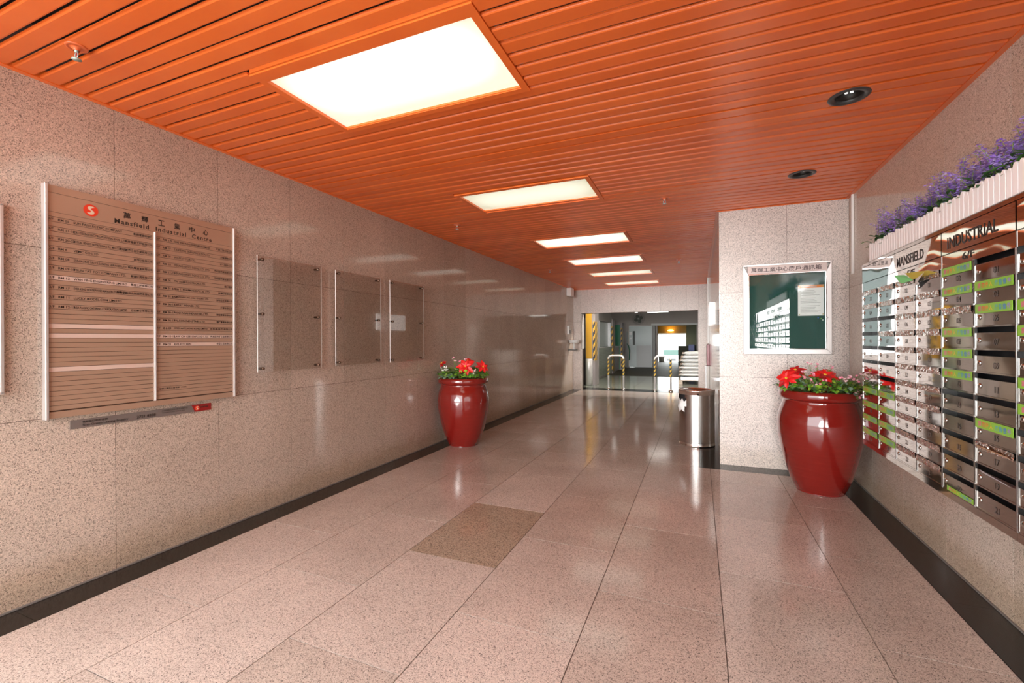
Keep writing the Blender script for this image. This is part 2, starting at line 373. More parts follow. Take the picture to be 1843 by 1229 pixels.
def trim(n, x0, x1, y0, y1):
    return struct('trim_%d' % n, MB().box(x0, x1, y0, y1, H - .004, H + .05), ORANGE)
trim(1, XL + .0005, XL + .034, Y0, YB); trim(2, XR - .034, XR - .0005, Y0, YF - .0005); trim(3, XC - .028, XC - .0005, YF - .03, YB)
trim(4, XL + .034, XC - .028, YB - .02, YB - .0005); trim(5, XC, XR - .034, YF - .02, YF - .0005)

# ceiling lights
def lamp_mat(i, s, warm, fall, off=0.):
    m = mat('lit diffuser %d' % i, (.9, .9, .85), .3, emit=(1, 1, .9), estr=s); b = m.node_tree.nodes['Principled BSDF']
    tc = N(m, 'ShaderNodeTexCoord'); mp = N(m, 'ShaderNodeMapping'); mp.inputs['Scale'].default_value = (1 / .66, 1 / .32, 1); mp.inputs['Location'].default_value = (0, off, 0); L(m, tc.outputs['Object'], mp.inputs[0])
    ln = N(m, 'ShaderNodeVectorMath', operation='LENGTH'); sx = N(m, 'ShaderNodeSeparateXYZ'); L(m, mp.outputs[0], sx.inputs[0])
    ax = N(m, 'ShaderNodeMath', operation='ABSOLUTE'); L(m, sx.outputs[0], ax.inputs[0]); ay = N(m, 'ShaderNodeMath', operation='ABSOLUTE'); L(m, sx.outputs[1], ay.inputs[0])
    mx = N(m, 'ShaderNodeMath', operation='POWER'); L(m, ax.outputs[0], mx.inputs[0]); mx.inputs[1].default_value = 6
    my = N(m, 'ShaderNodeMath', operation='POWER'); L(m, ay.outputs[0], my.inputs[0]); my.inputs[1].default_value = 2
    sm = N(m, 'ShaderNodeMath', operation='ADD'); L(m, mx.outputs[0], sm.inputs[0]); L(m, my.outputs[0], sm.inputs[1])
    rp = ramp(m, [(0, (s, s, s)), (1, (s * fall,) * 3)]); 
    mr = N(m, 'ShaderNodeMapRange'); L(m, sm.outputs[0], mr.inputs[0]); mr.inputs[3].default_value = s; mr.inputs[4].default_value = s * fall
    L(m, mr.outputs[0], b.inputs['Emission Strength'])
    rc = ramp(m, [(0, (1, 1, .90) if i != 1 else (.98, 1, .80)), (1, warm)]); L(m, sm.outputs[0], rc.inputs[0]); L(m, rc.outputs[0], b.inputs['Emission Color'])
    return m
LAMP = [lamp_mat(0, .92, (.88, .88, .66), .52, .22), lamp_mat(1, .60, (.74, .78, .56), .80, .10), lamp_mat(2, .85, (.9, .95, .75), .7)]
LL = ['nearest and largest lit ceiling light panel in orange frame', 'second lit ceiling light panel, pale yellow, in the orange slats', 'third lit ceiling light panel from the camera, bright white',
      'fourth lit ceiling light panel from the camera', 'fifth lit ceiling light panel, last but one', 'sixth and farthest lit ceiling light panel, above the stone lintel']
for i, (y0, y1) in enumerate(LROWS):
    t = thing('ceiling_light', LL[i], 'ceiling light', ((LX0 + LX1) / 2, (y0 + y1) / 2, H), 'ceiling light panels')
    fw = .042; nb = .075 if i == 0 else .05
    fr = MB()
    fr.box(LX0 - fw, LX1 + fw, y0 - nb, y0, H - .006, H + .05); fr.box(LX0 - fw, LX1 + fw, y1, y1 + fw, H - .006, H + .05)
    fr.box(LX0 - fw, LX0, y0, y1, H - .006, H + .05); fr.box(LX1, LX1 + fw, y0, y1, H - .006, H + .05)
    for a, b_, c_, d_ in ((LX0, LX1, y0, y0 + .008), (LX0, LX1, y1 - .008, y1)): fr.box(a, b_, c_, d_, H - .001, H + .04)
    obj('frame', fr, ORANGE, t)
    obj('diffuser', MB().box(LX0 + .001, LX1 - .001, y0 + .001, y1 - .001, H + .012, H + .016), LAMP[{0: 0, 1: 1}.get(i, 2 if i in (2, 3) else 1)], t)
    obj('housing', MB().box(LX0 - .02, LX1 + .02, y0 - .02, y1 + .02, H + .055, H + .13), mat('white enamel', (.7, .7, .68), .5), t)
# recessed downlights
for (x, y, lb) in ((.857, DL[0][1], 'larger black recessed downlight in orange ceiling, nearer the camera'), (.863, DL[1][1], 'smaller looking black recessed downlight in orange ceiling, farther off')):
    t = thing('downlight', lb, 'downlight', (x, y, H), 'recessed downlights')
    obj('ring', MB().lathe([(.074, .012), (.076, -.004), (.098, -.007), (.108, -.003), (.110, .0)], (x, y, H), 40), mat('dark grey enamel ring', (.045, .042, .042), .35), t)
    obj('reflector', MB().lathe([(.077, .010), (.070, .012), (.066, .05), (.055, .12), (.02, .15), (.0, .15)], (x, y, H), 32), mat('black reflector', (.02, .018, .017), .3, .3), t)
    for dx in (-.014, .014): obj('lamp_tube', MB().tube([(x + dx, y, H + .10), (x + dx, y, H + .022)], .0085, 10), mat('lit compact tube', (.9, .88, .85), .3, emit=(1, .97, .93), estr=1.3), t)
# sprinklers
SP = [(-2.883, 1.242, 'sprinkler head at far left of the orange ceiling, nearest the camera'), (-2.845, 5.022, 'small sprinkler head over the left wall, before the third light panel'),
      (-.327, 4.954, 'small sprinkler head right of the second light panel'), (-2.878, 8.992, 'tiny sprinkler head by left wall, beside the fourth light panel'),
      (-.338, 8.868, 'tiny sprinkler head right of the fourth light panel, near the pier wall'), (-1.594, 12.5, 'farthest sprinkler head, just before the stone lintel')]
for x, y, lb in SP:
    t = thing('sprinkler', lb, 'sprinkler', (x, y, H), 'ceiling sprinklers')
    obj('escutcheon', MB().lathe([(.045, 0), (.044, -.004), (.034, -.006), (.032, -.003), (.024, -.005), (.014, -.012), (.013, -.02)], (x, y, H), 28), mat('orange escutcheon', (.78, .16, .05), .35), t)
    mb = MB().tube([(x, y, H), (x, y, H - .028)], .0085, 10)
    for sx_ in (-1, 1): mb.tube([(x + sx_ * .006, y, H - .026), (x + sx_ * .013, y, H - .038), (x + sx_ * .010, y, H - .052), (x, y, H - .06)], .0026, 6)
    obj('yoke', mb, mat('pale verdigris brass', (.45, .55, .50), .4, .5), t)
    obj('glass_bulb', MB().tube([(x, y, H - .028), (x, y, H - .056)], .0028, 8), mat('red bulb', (.6, .03, .03), .1), t)
    obj('deflector', MB().lathe([(.0, -.058), (.019, -.060), (.021, -.063), (.0, -.066)], (x, y, H), 16), MATS['pale verdigris brass'], t)

# ------------------------------------------------------------------ directory board on the left wall
def strip_txt(mb, X, yl, yr, z, e, h):
    rt, up = (0, 1, 0), (0, 0, 1); wd = yr - yl
    mb.text(e[0], (X, yl + .006, z), rt, up, h * .85); mb.text(e[1], (X, yl + .006 + wd * .075, z), rt, up, h * .85)
    w0 = TXT[e[2]][2] / TXT[e[2]][3] * h * .8; mw = wd * (.50 if yl < 1.5 else .46)
    mb.text(e[2], (X, yl + wd * .215, z), rt, up, h * .85, min(w0, mw))
    if e[3]: mb.text(e[3], (X, yr - .006, z - .001), rt, up, h * 1.0, len(e[3]) * h * .95, 'r')
DY0, DY1, DZ0, DZ1 = 1.323, 2.441, 1.018, 2.353
t = thing('directory_board', 'large bronze building directory of name strips between silver rails on left wall', 'directory', (XL, (DY0 + DY1) / 2, DZ0))
STRIP = mat('bronze anodised strip', (.52, .345, .245), .33, .3); STRIPL = mat('pale engraved strip', (.74, .57, .49), .4); X1 = XL + .030
obj('back_plate', MB().box(XL + .001, XL + .024, DY0 + .01, DY1 - .004, DZ0, DZ1), mat('dark groove bronze', (.10, .05, .03), .5), t)
obj('top_rail', MB().box(XL + .02, X1, DY0 + .012, DY1 - .012, 2.3115, DZ1), STRIP, t)
hd = obj('header_panel', MB().box(XL + .02, X1, DY0 + .012, DY1 - .012, 2.2015, 2.3095), STRIP, t)
obj('bottom_rail', MB().box(XL + .02, X1, DY0 + .012, DY1 - .012, DZ0, 1.0545), STRIP, t)
mb = MB(); Xt = X1 + .0012
for i, ch in enumerate('萬輝工業中心'): mb.text(ch, (Xt, 1.70 + i * .100, 2.250), (0, 1, 0), (0, 0, 1), .040, .040)
mb.text('Mansfield  Industrial  Centre', (Xt, 1.652, 2.2085), (0, 1, 0), (0, 0, 1), .030, .612)
obj('lettering', mb, INK, hd)
def logo(parent, y, z, r, X):
    RED = mat('logo red orange', (.85, .06, .02), .4); CR = mat('logo cream', (.9, .72, .55), .5)
    l = obj('logo_disc', MB().lathe([(r, 0), (r, .0015), (0, .0015)], (X, y, z), 40, axis='x', sm=False), RED, parent)
    pts = [(.52, .55), (.30, .68), (0, .70), (-.34, .62), (-.48, .40), (-.36, .12), (-.05, -.08), (.02, -.25), (-.15, -.38), (-.55, -.45)]
    lo = [(-.30, -.68), (0, -.72), (.34, -.60), (.46, -.36), (.38, -.10), (.08, .10), (-.02, .26), (.12, .38)]
    poly = pts + lo
    obj('logo_mark', MB().add([(X + .0025, y + a * r, z + b * r) for a, b in poly], [tuple(range(len(poly)))]), CR, parent)
logo(hd, 1.533, 2.254, .036, X1)
YM = 1.876; p = .0278
for r_ in range(41):
    z1 = 2.2 - p * r_; z0 = z1 - p + .0024
    for side, (ya, yb) in enumerate(((DY0 + .012, YM - .006), (YM + .006, DY1 - .012))):
        ent = None
        if r_ % 2 == 1 and (r_ // 2) < len((DIR_L, DIR_R)[side]): ent = (DIR_L, DIR_R)[side][r_ // 2]
        pale = (side == 0 and r_ + 1 in (14, 24, 26, 33)) or (side == 1 and r_ + 1 in (26, 28)) 
        o = piece('name_strip', t, XL + .02, X1, ya, yb, z0, z1, STRIPL if pale else STRIP)
        if ent: mb = MB(); strip_txt(mb, Xt, ya, yb, z0 + .0055, ent, .0165); obj('lettering', mb, INK, o)
        if side == 1 and r_ == 38: obj('lettering', MB().text('萬輝工業中心管理處', (Xt, ya + .02, z0 + .008), (0, 1, 0), (0, 0, 1), .011, .13).text('(如有查詢)', (Xt, ya + .16, z0 + .008), (0, 1, 0), (0, 0, 1), .009), INK, o)
for (ya, yb, z0, z1, nm) in ((DY0 - .004, DY0 + .012, DZ0 - .006, DZ1 + .004, 'side_rail'), (DY1 - .012, DY1 + .002, DZ0, DZ1, 'side_rail'), (YM - .006, YM + .006, 1.0545, 2.2, 'centre_rail')):
    bevel(obj(nm, MB().box(XL + .001, XL + .044, ya, yb, z0, z1), FRAME, t), .004, 3)
# enquiry sign under it
t = thing('enquiry_sign', 'narrow grey sign with dark red end below the directory board', 'sign', (XL, 1.855, .937))
obj('plate', MB().box(XL, XL + .006, 1.441, 2.150, .9375, .9885), mat('dull grey film', (.20, .165, .15), .4), t)
obj('red_end', MB().prism([(2.128, .9885), (2.150, .9375), (2.269, .9375), (2.269, .9885)], 'x', XL, XL + .0075), mat('dark red film', (.30, .015, .015), .4), t, recalc=True)
mb = MB(); Xs = XL + .0085
mb.text('信和集團租務查詢', (Xs, 1.497, .9665), (0, 1, 0), (0, 0, 1), .0135, .125); mb.text('Sino Group Leasing Enquiry', (Xs, 1.497, .9430), (0, 1, 0), (0, 0, 1), .019, .235)
mb.text('2721 8388', (Xs, 1.78, .948), (0, 1, 0), (0, 0, 1), .018, .112); mb.text('尖沙咀梳士巴利道尖沙咀中心', (Xs, 1.93, .971), (0, 1, 0), (0, 0, 1), .010, .17)
mb.text('Tsimshatsui Centre, Salisbury Road', (Xs, 1.93, .956), (0, 1, 0), (0, 0, 1), .009, .15)
obj('lettering', mb, INK, t)
obj('lettering', MB().text('信和集團成員', (Xs, 2.185, .962), (0, 1, 0), (0, 0, 1), .011, .06), INK, t)
logo(t, 2.166, .963, .017, XL + .0076)
# board that enters the frame at the left edge
t = thing('wall_board', 'framed brown board cut off by the left edge of the photograph', 'board', (XL, .6, 1.17))
obj('panel', MB().box(XL + .001, XL + .018, .12, 1.15, 1.185, 2.185), mat('dark red brown board', (.20, .05, .035), .3), t)
mb = MB(); 
for a in ((.11, .125, 1.18, 2.19), (1.147, 1.163, 1.18, 2.19), (.11, 1.163, 1.176, 1.19), (.11, 1.163, 2.18, 2.194)): mb.box(XL + .001, XL + .03, *a)
bevel(obj('frame', mb, FRAME, t), .003)
# three acrylic sheets on standoffs
GL = [('leftmost and widest of three empty clear acrylic sheets on left wall', 2.634, 3.322, 1.195, 2.176), ('middle of three empty clear acrylic sheets on standoffs', 3.506, 4.208, 1.205, 2.176), ('rightmost of three clear acrylic sheets, before the far red pot', 4.374, 5.088, 1.196, 2.181)]
for lb, y0, y1, z0, z1 in GL:
    t = thing('acrylic_sheet', lb, 'display sheet', (XL, (y0 + y1) / 2, z0), 'clear acrylic sheets on the left wall')
    Xg = XL + .038
    obj('sheet', MB().box(Xg, Xg + .006, y0 + .003, y1 - .003, z0, z1), ACRYLIC, t)
    for yy in (y0, y1 - .003): obj('polished_edge', MB().box(Xg, Xg + .0065, yy, yy + .003, z0, z1), mat('acrylic edge glint', (.9, .88, .85), .2), t)  # near-white colour stands in for daylight caught along the edges
    for yy in (y0 + .045, y1 - .045):
        for zz in (z1 - .03, (z0 + z1) / 2, z0 + .03):
            obj('standoff', MB().lathe([(.0, .001), (.010, .001), (.010, .036), (.0125, .045), (.0125, .056), (.009, .060), (0, .060)], (XL, yy, zz), 16, axis='x'), mat('bronze standoff', (.16, .10, .07), .25, .7), t)

# ------------------------------------------------------------------ notice board on the pier
NX0, NX1, NZ0, NZ1 = .464, 1.303, 1.288, 2.287
t = thing('notice_board', 'glazed notice board in wide silver frame on the pale pier, green inside', 'notice board', ((NX0 + NX1) / 2, YF, NZ0))
yf = YF - .06
mb = MB()
mb.prism([(NX0, NZ0), (NX1, NZ0), (NX1 - .05, NZ0 + .056), (NX0 + .055, NZ0 + .056)], 'y', yf, YF - .001)
mb.prism([(NX0, NZ0), (NX0 + .055, NZ0 + .056), (NX0 + .055, 2.17), (NX0, NZ1)], 'y', yf, YF - .001)
mb.prism([(NX1, NZ0), (NX1, NZ1), (NX1 - .05, 2.17), (NX1 - .05, NZ0 + .056)], 'y', yf, YF - .001)
mb.box(NX0, NX1, yf, YF - .001, NZ1 - .02, NZ1)
bevel(obj('frame', mb, FRAME, t, recalc=True), .003)
fr2 = MB()
for a in ((NX0 + .05, NX0 + .062, NZ0 + .05, 2.178), (NX1 - .058, NX1 - .046, NZ0 + .05, 2.178)): fr2.box(a[0], a[1], yf - .006, yf + .02, a[2], a[3])
fr2.box(NX0 + .05, NX1 - .046, yf - .006, yf + .02, NZ0 + .05, NZ0 + .06); fr2.box(NX0 + .05, NX1 - .046, yf - .006, yf + .02, 2.168, 2.18)
bevel(obj('glazing_bead', fr2, EDGE, t), .002)
hp = obj('header_panel', MB().box(NX0 + .045, NX1 - .043, yf - .004, YF - .01, 2.181, 2.266), mat('satin pink silver', (.60, .49, .46), .5, .1), t)
obj('lettering', MB().text('萬輝工業中心廠戶通訊箱', (.545, yf - .0055, 2.197), (1, 0, 0), (0, 0, 1), .052, .665), mat('dark brown letters', (.06, .03, .03), .4), hp)
obj('felt_back', MB().box(NX0 + .05, NX1 - .046, YF - .018, YF - .006, NZ0 + .05, 2.17), mat('dark green felt', (.012, .075, .062), .85), t)
obj('glass_door', MB().box(NX0 + .056, NX1 - .05, yf + .004, yf + .008, NZ0 + .055, 2.172), GLASS, t)
obj('key_lock', MB().lathe([(0, -.004), (.008, -.004), (.009, 0)], (NX1 - .045, yf - .006, 1.68), 14, axis='y'), EDGE, t)
t = thing('notice_sheet', 'white printed notice with orange heading pinned behind the notice board glass', 'notice', (1.12, YF - .02, 1.705))
obj('sheet', MB().box(1.0, 1.240, YF - .022, YF - .0195, 1.705, 2.037), PAPER, t)
obj('heading_band', MB().box(1.001, 1.239, YF - .024, YF - .0221, 2.006, 2.036), mat('orange heading', (.85, .25, .06), .6), t)
mb = MB(); gr = mat('grey print', (.45, .45, .46), .7)
obj('lettering', MB().text('如有查詢請致電管理處', (1.03, YF - .0245, 2.014), (1, 0, 0), (0, 0, 1), .014), gr, t)
for i in range(15):
    zz = 1.975 - i * .0165; 
    if i in (4, 9): continue
    mb.box(1.025, 1.025 + R.uniform(.12, .19), YF - .0235, YF - .0222, zz, zz + .004)
obj('printed_lines', mb, gr, t)
for a, b_ in ((1.012, 1.718), (1.228, 1.718), (1.012, 2.02), (1.228, 2.02)): obj('push_pin', MB().lathe([(.006, -.006), (.005, 0)], (a, YF - .026, b_), 10, axis='y').disc((a, YF - .032, b_), .006, 10, 'y'), mat('brass pin', (.5, .4, .15), .3, .8), t)
for a, b_, c_, nm in ((1.185, 1.68, (.02, .15, .7), 'blue'), (1.212, 1.67, (.25, .6, .1), 'green'), (1.228, 1.655, (.85, .85, .85), 'white')):
    o = obj('push_pin', MB().lathe([(0, -.012), (.006, -.012), (.0045, -.004), (.006, 0)], (a, YF - .018, b_), 10, axis='y'), mat(nm + ' pin', c_, .4), at=(a, YF - .018, b_)); o['label'] = nm + ' push pin in green felt below the notice'; o['category'] = 'pin'

# white cable trunking in the corner
o = obj('cable_trunking', MB().box(XR - .022, XR - .001, 5.575, 5.600, 2.116, H - .005), mat('bright white trunking', (.9, .9, .88), .3), at=(XR, 5.59, 2.116)); bevel(o, .003)
o['label'] = 'white vertical cable trunking on right wall beside the pale pier'; o['category'] = 'conduit'

# ------------------------------------------------------------------ letterbox cabinets
MX = 1.155; UB = [4.200, 3.577, 2.986, 2.395, 1.804, 1.213, .622, .031, -.56, -1.151]
ROWZ = [1.806 - .1018 * i for i in range(12)]
GREEN = mat('lime green sticker', (.24, .50, .045), .35)
smats = [GREEN] + [mat('sticker glyph %d' % i, c, .4) for i, (x, c) in enumerate(STICK)]
def sticker_mesh():
    mb = MB().box(-.0012, 0, -.134, .134, 0, .041)
    for i, (ch, c) in enumerate(STICK):
        y = .110 - i * .0285 - (.010 if i > 3 else 0); mb.text(ch, (-.002, y, .009), (0, -1, 0), (0, 0, 1), .024, .023, mi=i + 1)
    return mb.mesh('sticker', smats)
STK = sticker_mesh()
LOCK = MB().lathe([(.0, -.0055), (.006, -.0052), (.0095, -.004), (.0115, -.0015), (.012, 0)], (0, 0, 0), 18, axis='x').mesh('lock', chrome('lock steel', (.55, .56, .54), .16))
SHUT = {}
# d = dark open slot, s = green sticker, t = taped slot ; one string per column (11 rows), from the far end
PLAN = ['ttddddtssss', 'ttdtdddssss', 'tttttttttttt', 'tttttttttttt', 'sstsssddddd', 'dssddddstdd', 'ddssdssdddd', 'dsddsddsddd']
ULAB = ['farthest letterbox cabinet, beside the near red pot', 'second letterbox cabinet from the far end, headed MANSFIELD', 'third letterbox cabinet, headed INDUSTRIAL', 'nearest letterbox cabinet, cut off by the right edge']
UTXT = ['', 'MANSFIELD', 'INDUSTRIAL', 'CENTRE'] + [''] * 5; UFL = ['', '5/F', '6/F', '7/F'] + [''] * 5
ULAB += ['letterbox cabinet %s mirrored in the notice board glass' % x for x in ('outside the frame, rightmost', 'outside the frame, second from right', 'outside the frame, middle one', 'outside the frame, second from left', 'outside the frame, leftmost')]
PLAN += ['dsddsddsddd', 'ddsdddsddds'] * 5
NUMM = {}
for i in range(1, 23):
    s = '%02d' % i
    NUMM[i] = MB().text(s, (-.0012, .0, .016), (0, -1, 0), (0, 0, 1), .027, align='c').mesh('number', mat('engraved number', (.13, .11, .10), .5, .4))
RAILM = chrome('polished steel rail', (.50, .48, .47), .22)
DOORS = {}
def door_mesh(w, h):
    if (w, h) not in DOORS:
        mb = MB().box(.0005, .0025, -w / 2, w / 2, 0, h)
        # folded lips on both sides and along the top
        mb.box(-.0008, .003, w / 2 - .003, w / 2, 0, h); mb.box(-.0008, .003, -w / 2, -w / 2 + .003, 0, h); mb.box(-.0008, .004, -w / 2, w / 2, h - .002, h)
        DOORS[(w, h)] = mb.mesh('door', CHROME)
    return DOORS[(w, h)]
TP = {}
def tape_mesh(v):
    if v not in TP:
        r = random.Random(v); mb = MB(); n = 22; vs = []; 
        for i in range(n + 1):
            for j in range(4): vs.append((-.002 - r.uniform(0, .005), .132 - .264 * i / n, -.002 + .011 * j + r.uniform(-.001, .001)))
        fs = [(i * 4 + j, i * 4 + j + 1, (i + 1) * 4 + j + 1, (i + 1) * 4 + j) for i in range(n) for j in range(3)]
        TP[v] = MB().add(vs, fs).mesh('clear_tape', TAPE)
    return TP[v]
for u in range(9):
    ya, yb = UB[u], UB[u + 1]
    t = thing('letterbox_cabinet', ULAB[u], 'letterboxes', (MX + .15, (ya + yb) / 2, .650), 'mirror steel letterbox cabinets on the right wall')
    e = .0006
    cs = MB().box(MX, XR - .001, yb + e, yb + .004, .650, 1.99).box(MX, XR - .001, ya - .004, ya - e, .650, 1.99).box(MX, XR - .001, yb + .004, ya - .004, .650, .653).box(MX, XR - .001, yb + .004, ya - .004, 1.8725, 1.8755)
    obj('casing', cs, RAILM, t)
    obj('inner_back', MB().box(MX + .06, MX + .07, yb + .005, ya - .005, .68, 1.86), DARK, t)
    obj('bottom_rail', MB().box(MX - .001, MX + .012, yb + e, ya - e, .650, .684), CHROME, t)
    hb = obj('header_panel', MB().box(MX, MX + .006, yb + e, ya - e, 1.872, 1.990), HEADER, t)
    fp = obj('floor_panel', MB().box(MX + .001, MX + .007, yb + e, ya - e, 1.808, 1.8705), HEADER, t)
    obj('cap_rail', MB().box(MX - .003, XR - .001, yb + e, ya - e, 1.992, 2.012), CHROME, t)
    if UTXT[u]: obj('lettering', MB().text(UTXT[u], (MX - .0012, {1: 3.548, 2: 2.925, 3: 2.32}[u], 1.897), (0, -1, 0), (0, 0, 1), .058, {1: .365, 2: .415, 3: .35}[u]), INK, hb)
    if UFL[u]: obj('lettering', MB().text(UFL[u], (MX - .0002, {1: 3.40, 2: 2.79, 3: 2.2}[u], 1.823), (0, -1, 0), (0, 0, 1), .034, .10), INK, fp)
    ym = (ya + yb) / 2
    if u == 0: ym = 3.874
    for yy in (ya - .0045, ym + .0045, ym - .0045, yb + .0045):
        obj('upright_rail', MB().box(MX - .0015, MX + .008, yy - .0022, yy + .0022, .684, 1.808), RAILM, t)
    for r_ in range(12):
        z = ROWZ[r_]
        if r_ in (0,): continue
        obj('shelf_rail', MB().box(MX - .0005, MX + .055, yb + .008, ya - .008, z - .001, z + .006), CHROME, t)
    for c in range(2):
        ca, cb = ((ya, ym), (ym, yb))[c]; w = round(ca - cb - .0165, 4); yc = (ca + cb) / 2
        for r_ in range(11):
            ztop = ROWZ[r_]; zb = ROWZ[r_ + 1] + .0065; slot = .026; h = round(ztop - slot - zb, 4)
            d = link('door', door_mesh(w, h), t, (MX + .001, yc, zb)); d.rotation_euler = (0, R.uniform(-.012, .012), R.uniform(-.010, .010))
            n = 2 * (r_ + 1) - (c == 1)
            for (nm, me, off) in (('lock', LOCK, (.0, w / 2 - .028, h * .52)), ('number', NUMM[n], (0, -.012, 0))):
                o = bpy.data.objects.new(nm, me); COL.objects.link(o); o.parent = d; o.location = off; 
            k = PLAN[2 * u + c][r_]
            if k == 's':
                o = bpy.data.objects.new('sticker', STK); COL.objects.link(o); o.parent = d; o.location = (-.0035, 0, h - .016); o.scale = (1, w / .28, 1)
            if k == 't':
                o = bpy.data.objects.new('clear_tape', tape_mesh(R.randrange(6))); COL.objects.link(o); o.parent = d; o.location = (-.001, 0, h - .006); o.scale = (1, w / .27, 1)
            if u == 2 and c == 0 and r_ == 10:
                o = bpy.data.objects.new('sticker', STK); COL.objects.link(o); o.parent = d; o.location = (-.002, -.02, -.004); o.scale = (1, .86, .55)
# leaflets stuck in slots
def leaflet(nm, lb, pts, cols, at):
    t = thing(nm, lb, 'leaflet', at)
    for i, (poly, c) in enumerate(zip(pts, cols)):
        mb = MB().add(poly, [tuple(range(len(poly)))]); obj('fold', mb, mat('leaflet ' + c[0], c[1], .5), t)
leaflet('leaflet', 'crumpled green and white leaflet sticking out of upper slots under MANSFIELD',
        [[(MX - .004, 3.50, 1.800), (MX - .05, 3.44, 1.838), (MX - .035, 3.33, 1.825), (MX - .004, 3.30, 1.79), (MX - .02, 3.42, 1.785)],
         [(MX - .006, 3.32, 1.795), (MX - .05, 3.28, 1.83), (MX - .03, 3.05, 1.812), (MX - .004, 3.02, 1.795)],
         [(MX - .006, 3.27, 1.79), (MX - .035, 3.08, 1.808), (MX - .02, 3.22, 1.76), (MX - .012, 3.262, 1.735)]],
        [('mint', (.22, .62, .22)), ('yellow', (.75, .60, .08)), ('white', (.8, .8, .8))], (MX - .03, 3.25, 1.735))
leaflet('paper_leaflet', 'white paper half pushed into slot of box 19', [[(MX - .004, 2.63, .858), (MX - .022, 2.60, .875), (MX - .018, 2.44, .862), (MX - .003, 2.42, .848)]], [('pale', (.55, .53, .6))], (MX - .01, 2.53, .848))
leaflet('brown_envelope', 'brown envelope edge showing in slot of box 17', [[(MX - .004, 2.67, .966), (MX - .014, 2.66, .976), (MX - .014, 2.43, .972), (MX - .004, 2.42, .962)]], [('buff', (.55, .33, .18))], (MX - .01, 2.54, .96))

# ------------------------------------------------------------------ picket planters with lavender on top
PK = mat('pinkish white picket', (.95, .91, .90), .4)
def picket_mesh(h):
    return MB().prism([(-.0158, 0), (.0158, 0), (.0158, h - .022), (.009, h - .006), (0, h), (-.009, h - .006), (-.0158, h - .022)], 'x', -.008, .004).mesh('picket', PK, recalc=True)
PKM = [picket_mesh(.118), picket_mesh(.124), picket_mesh(.130)]
PL = ['farthest white picket planter on the letterboxes', 'second white picket planter from the far end', 'third white picket planter from the far end', 'nearest white picket planter, at the right edge']
y = 4.025
for i in range(4):
    n = 12 if i < 3 else 16; p_ = .0386; y1 = y - n * p_
    t = thing('picket_planter', PL[i], 'planter', (MX + .09, (y + y1) / 2, 2.0125), 'white picket planters on top of the letterboxes')
    obj('trough', MB().box(MX + .012, MX + .17, y1 + .004, y - .004, 2.0125, 2.085), mat('dark green trough', (.03, .06, .03), .6), t)
    obj('rail', MB().box(MX + .004, MX + .012, y1 + .002, y - .002, 2.04, 2.06), PK, t)
    for j in range(n): link('picket', PKM[R.randrange(3)], t, (MX + .000, y - (j + .5) * p_, 2.0125))
    if i == 0:
        for j in range(4): link('picket', PKM[1], t, (MX + .02 + j * .0386 + .0175, y + .001, 2.0125)).rotation_euler = (0, 0, PI / 2)
    y = y1
LAV = [mat('lavender lilac', (.50, .34, .86), .6), mat('lavender violet', (.34, .18, .66), .6), mat('lavender pale', (.72, .58, .95), .6)]
GRN = [mat('deep green leaf', (.035, .10, .025), .5), mat('mid green leaf', (.07, .19, .04), .5), mat('olive green leaf', (.20, .28, .06), .5)]
def lavender(seed):
    r = random.Random(seed); fl_ = MB(); lf = MB(); st = MB()
    for k in range(22):
        a = r.uniform(0, 2 * PI); ln = r.uniform(.13, .25); tilt = r.uniform(.05, .8)
        d = Vector((math.cos(a) * tilt * .8, math.sin(a) * tilt, 1)).normalized(); b = Vector((r.uniform(-.04, .04), r.uniform(-.07, .07), .02))
        tip = b + d * ln + Vector((0, 0, -ln * .25 * tilt))
        mid = b + d * ln * .55 + Vector((0, 0, .01)); st.tube([b, mid, tip], .0012, 4, cap=False)
        for q in range(30):
            f = .42 + .58 * q / 29; c = b.lerp(mid, f / .55) if f < .55 else mid.lerp(tip, (f - .55) / .45)
            aa = q * 2.4 + r.uniform(-.3, .3); o = Vector((math.cos(aa), math.sin(aa), r.uniform(-.2, .5)))
            fl_.leaf(c + o * .003, o, r.uniform(.014, .021), r.uniform(.008, .012), d, .2, r.choice((0, 0, 1, 2)))
    for k in range(70):
        a = r.uniform(0, 2 * PI); b = Vector((r.uniform(-.07, .05), r.uniform(-.09, .09), r.uniform(.02, .10)))
        lf.leaf(b, (math.cos(a), math.sin(a), r.uniform(.1, .9)), r.uniform(.035, .06), r.uniform(.014, .024), None, .3, r.choice((0, 0, 1)))
    return fl_.mesh('flower_spikes', LAV), lf.mesh('foliage', GRN), st.mesh('stems', GRN[2])
LV = [lavender(s) for s in range(5)]
PLACE = ['over the far end of the farthest planter', 'second from the far end of the pickets', 'third from the far end of the pickets', 'fourth from the far end, above MANSFIELD', 'fifth from the far end, small gap after it', 'sixth from the far end, below the tall ones',
         'seventh, above INDUSTRIAL', 'eighth, taller, above INDUSTRIAL', 'ninth, near the dark leaves', 'tenth, close to the right edge', 'eleventh, tallest group at the right edge', 'last, cut off by the right edge']
for i in range(12):
    yy = 3.99 - i * .160; v = LV[i % 5]
    t = thing('lavender_plant', 'artificial lilac lavender in the picket planters, ' + PLACE[i], 'flowers', (MX + .085, yy, 2.075), 'artificial lavender on the letterboxes')
    s = R.uniform(.92, 1.12); t.scale = (s, s, s * (1.0 if i % 3 else 1.12)); t.rotation_euler = (0, 0, 0)
    for nm, me, kd in (('flower_spikes', v[0], 1), ('foliage', v[1], 1), ('stems', v[2], 1)):
        o = bpy.data.objects.new(nm, me); COL.objects.link(o); o.parent = t; o['kind'] = 'stuff'
        o.rotation_euler = (0, 0, 0)

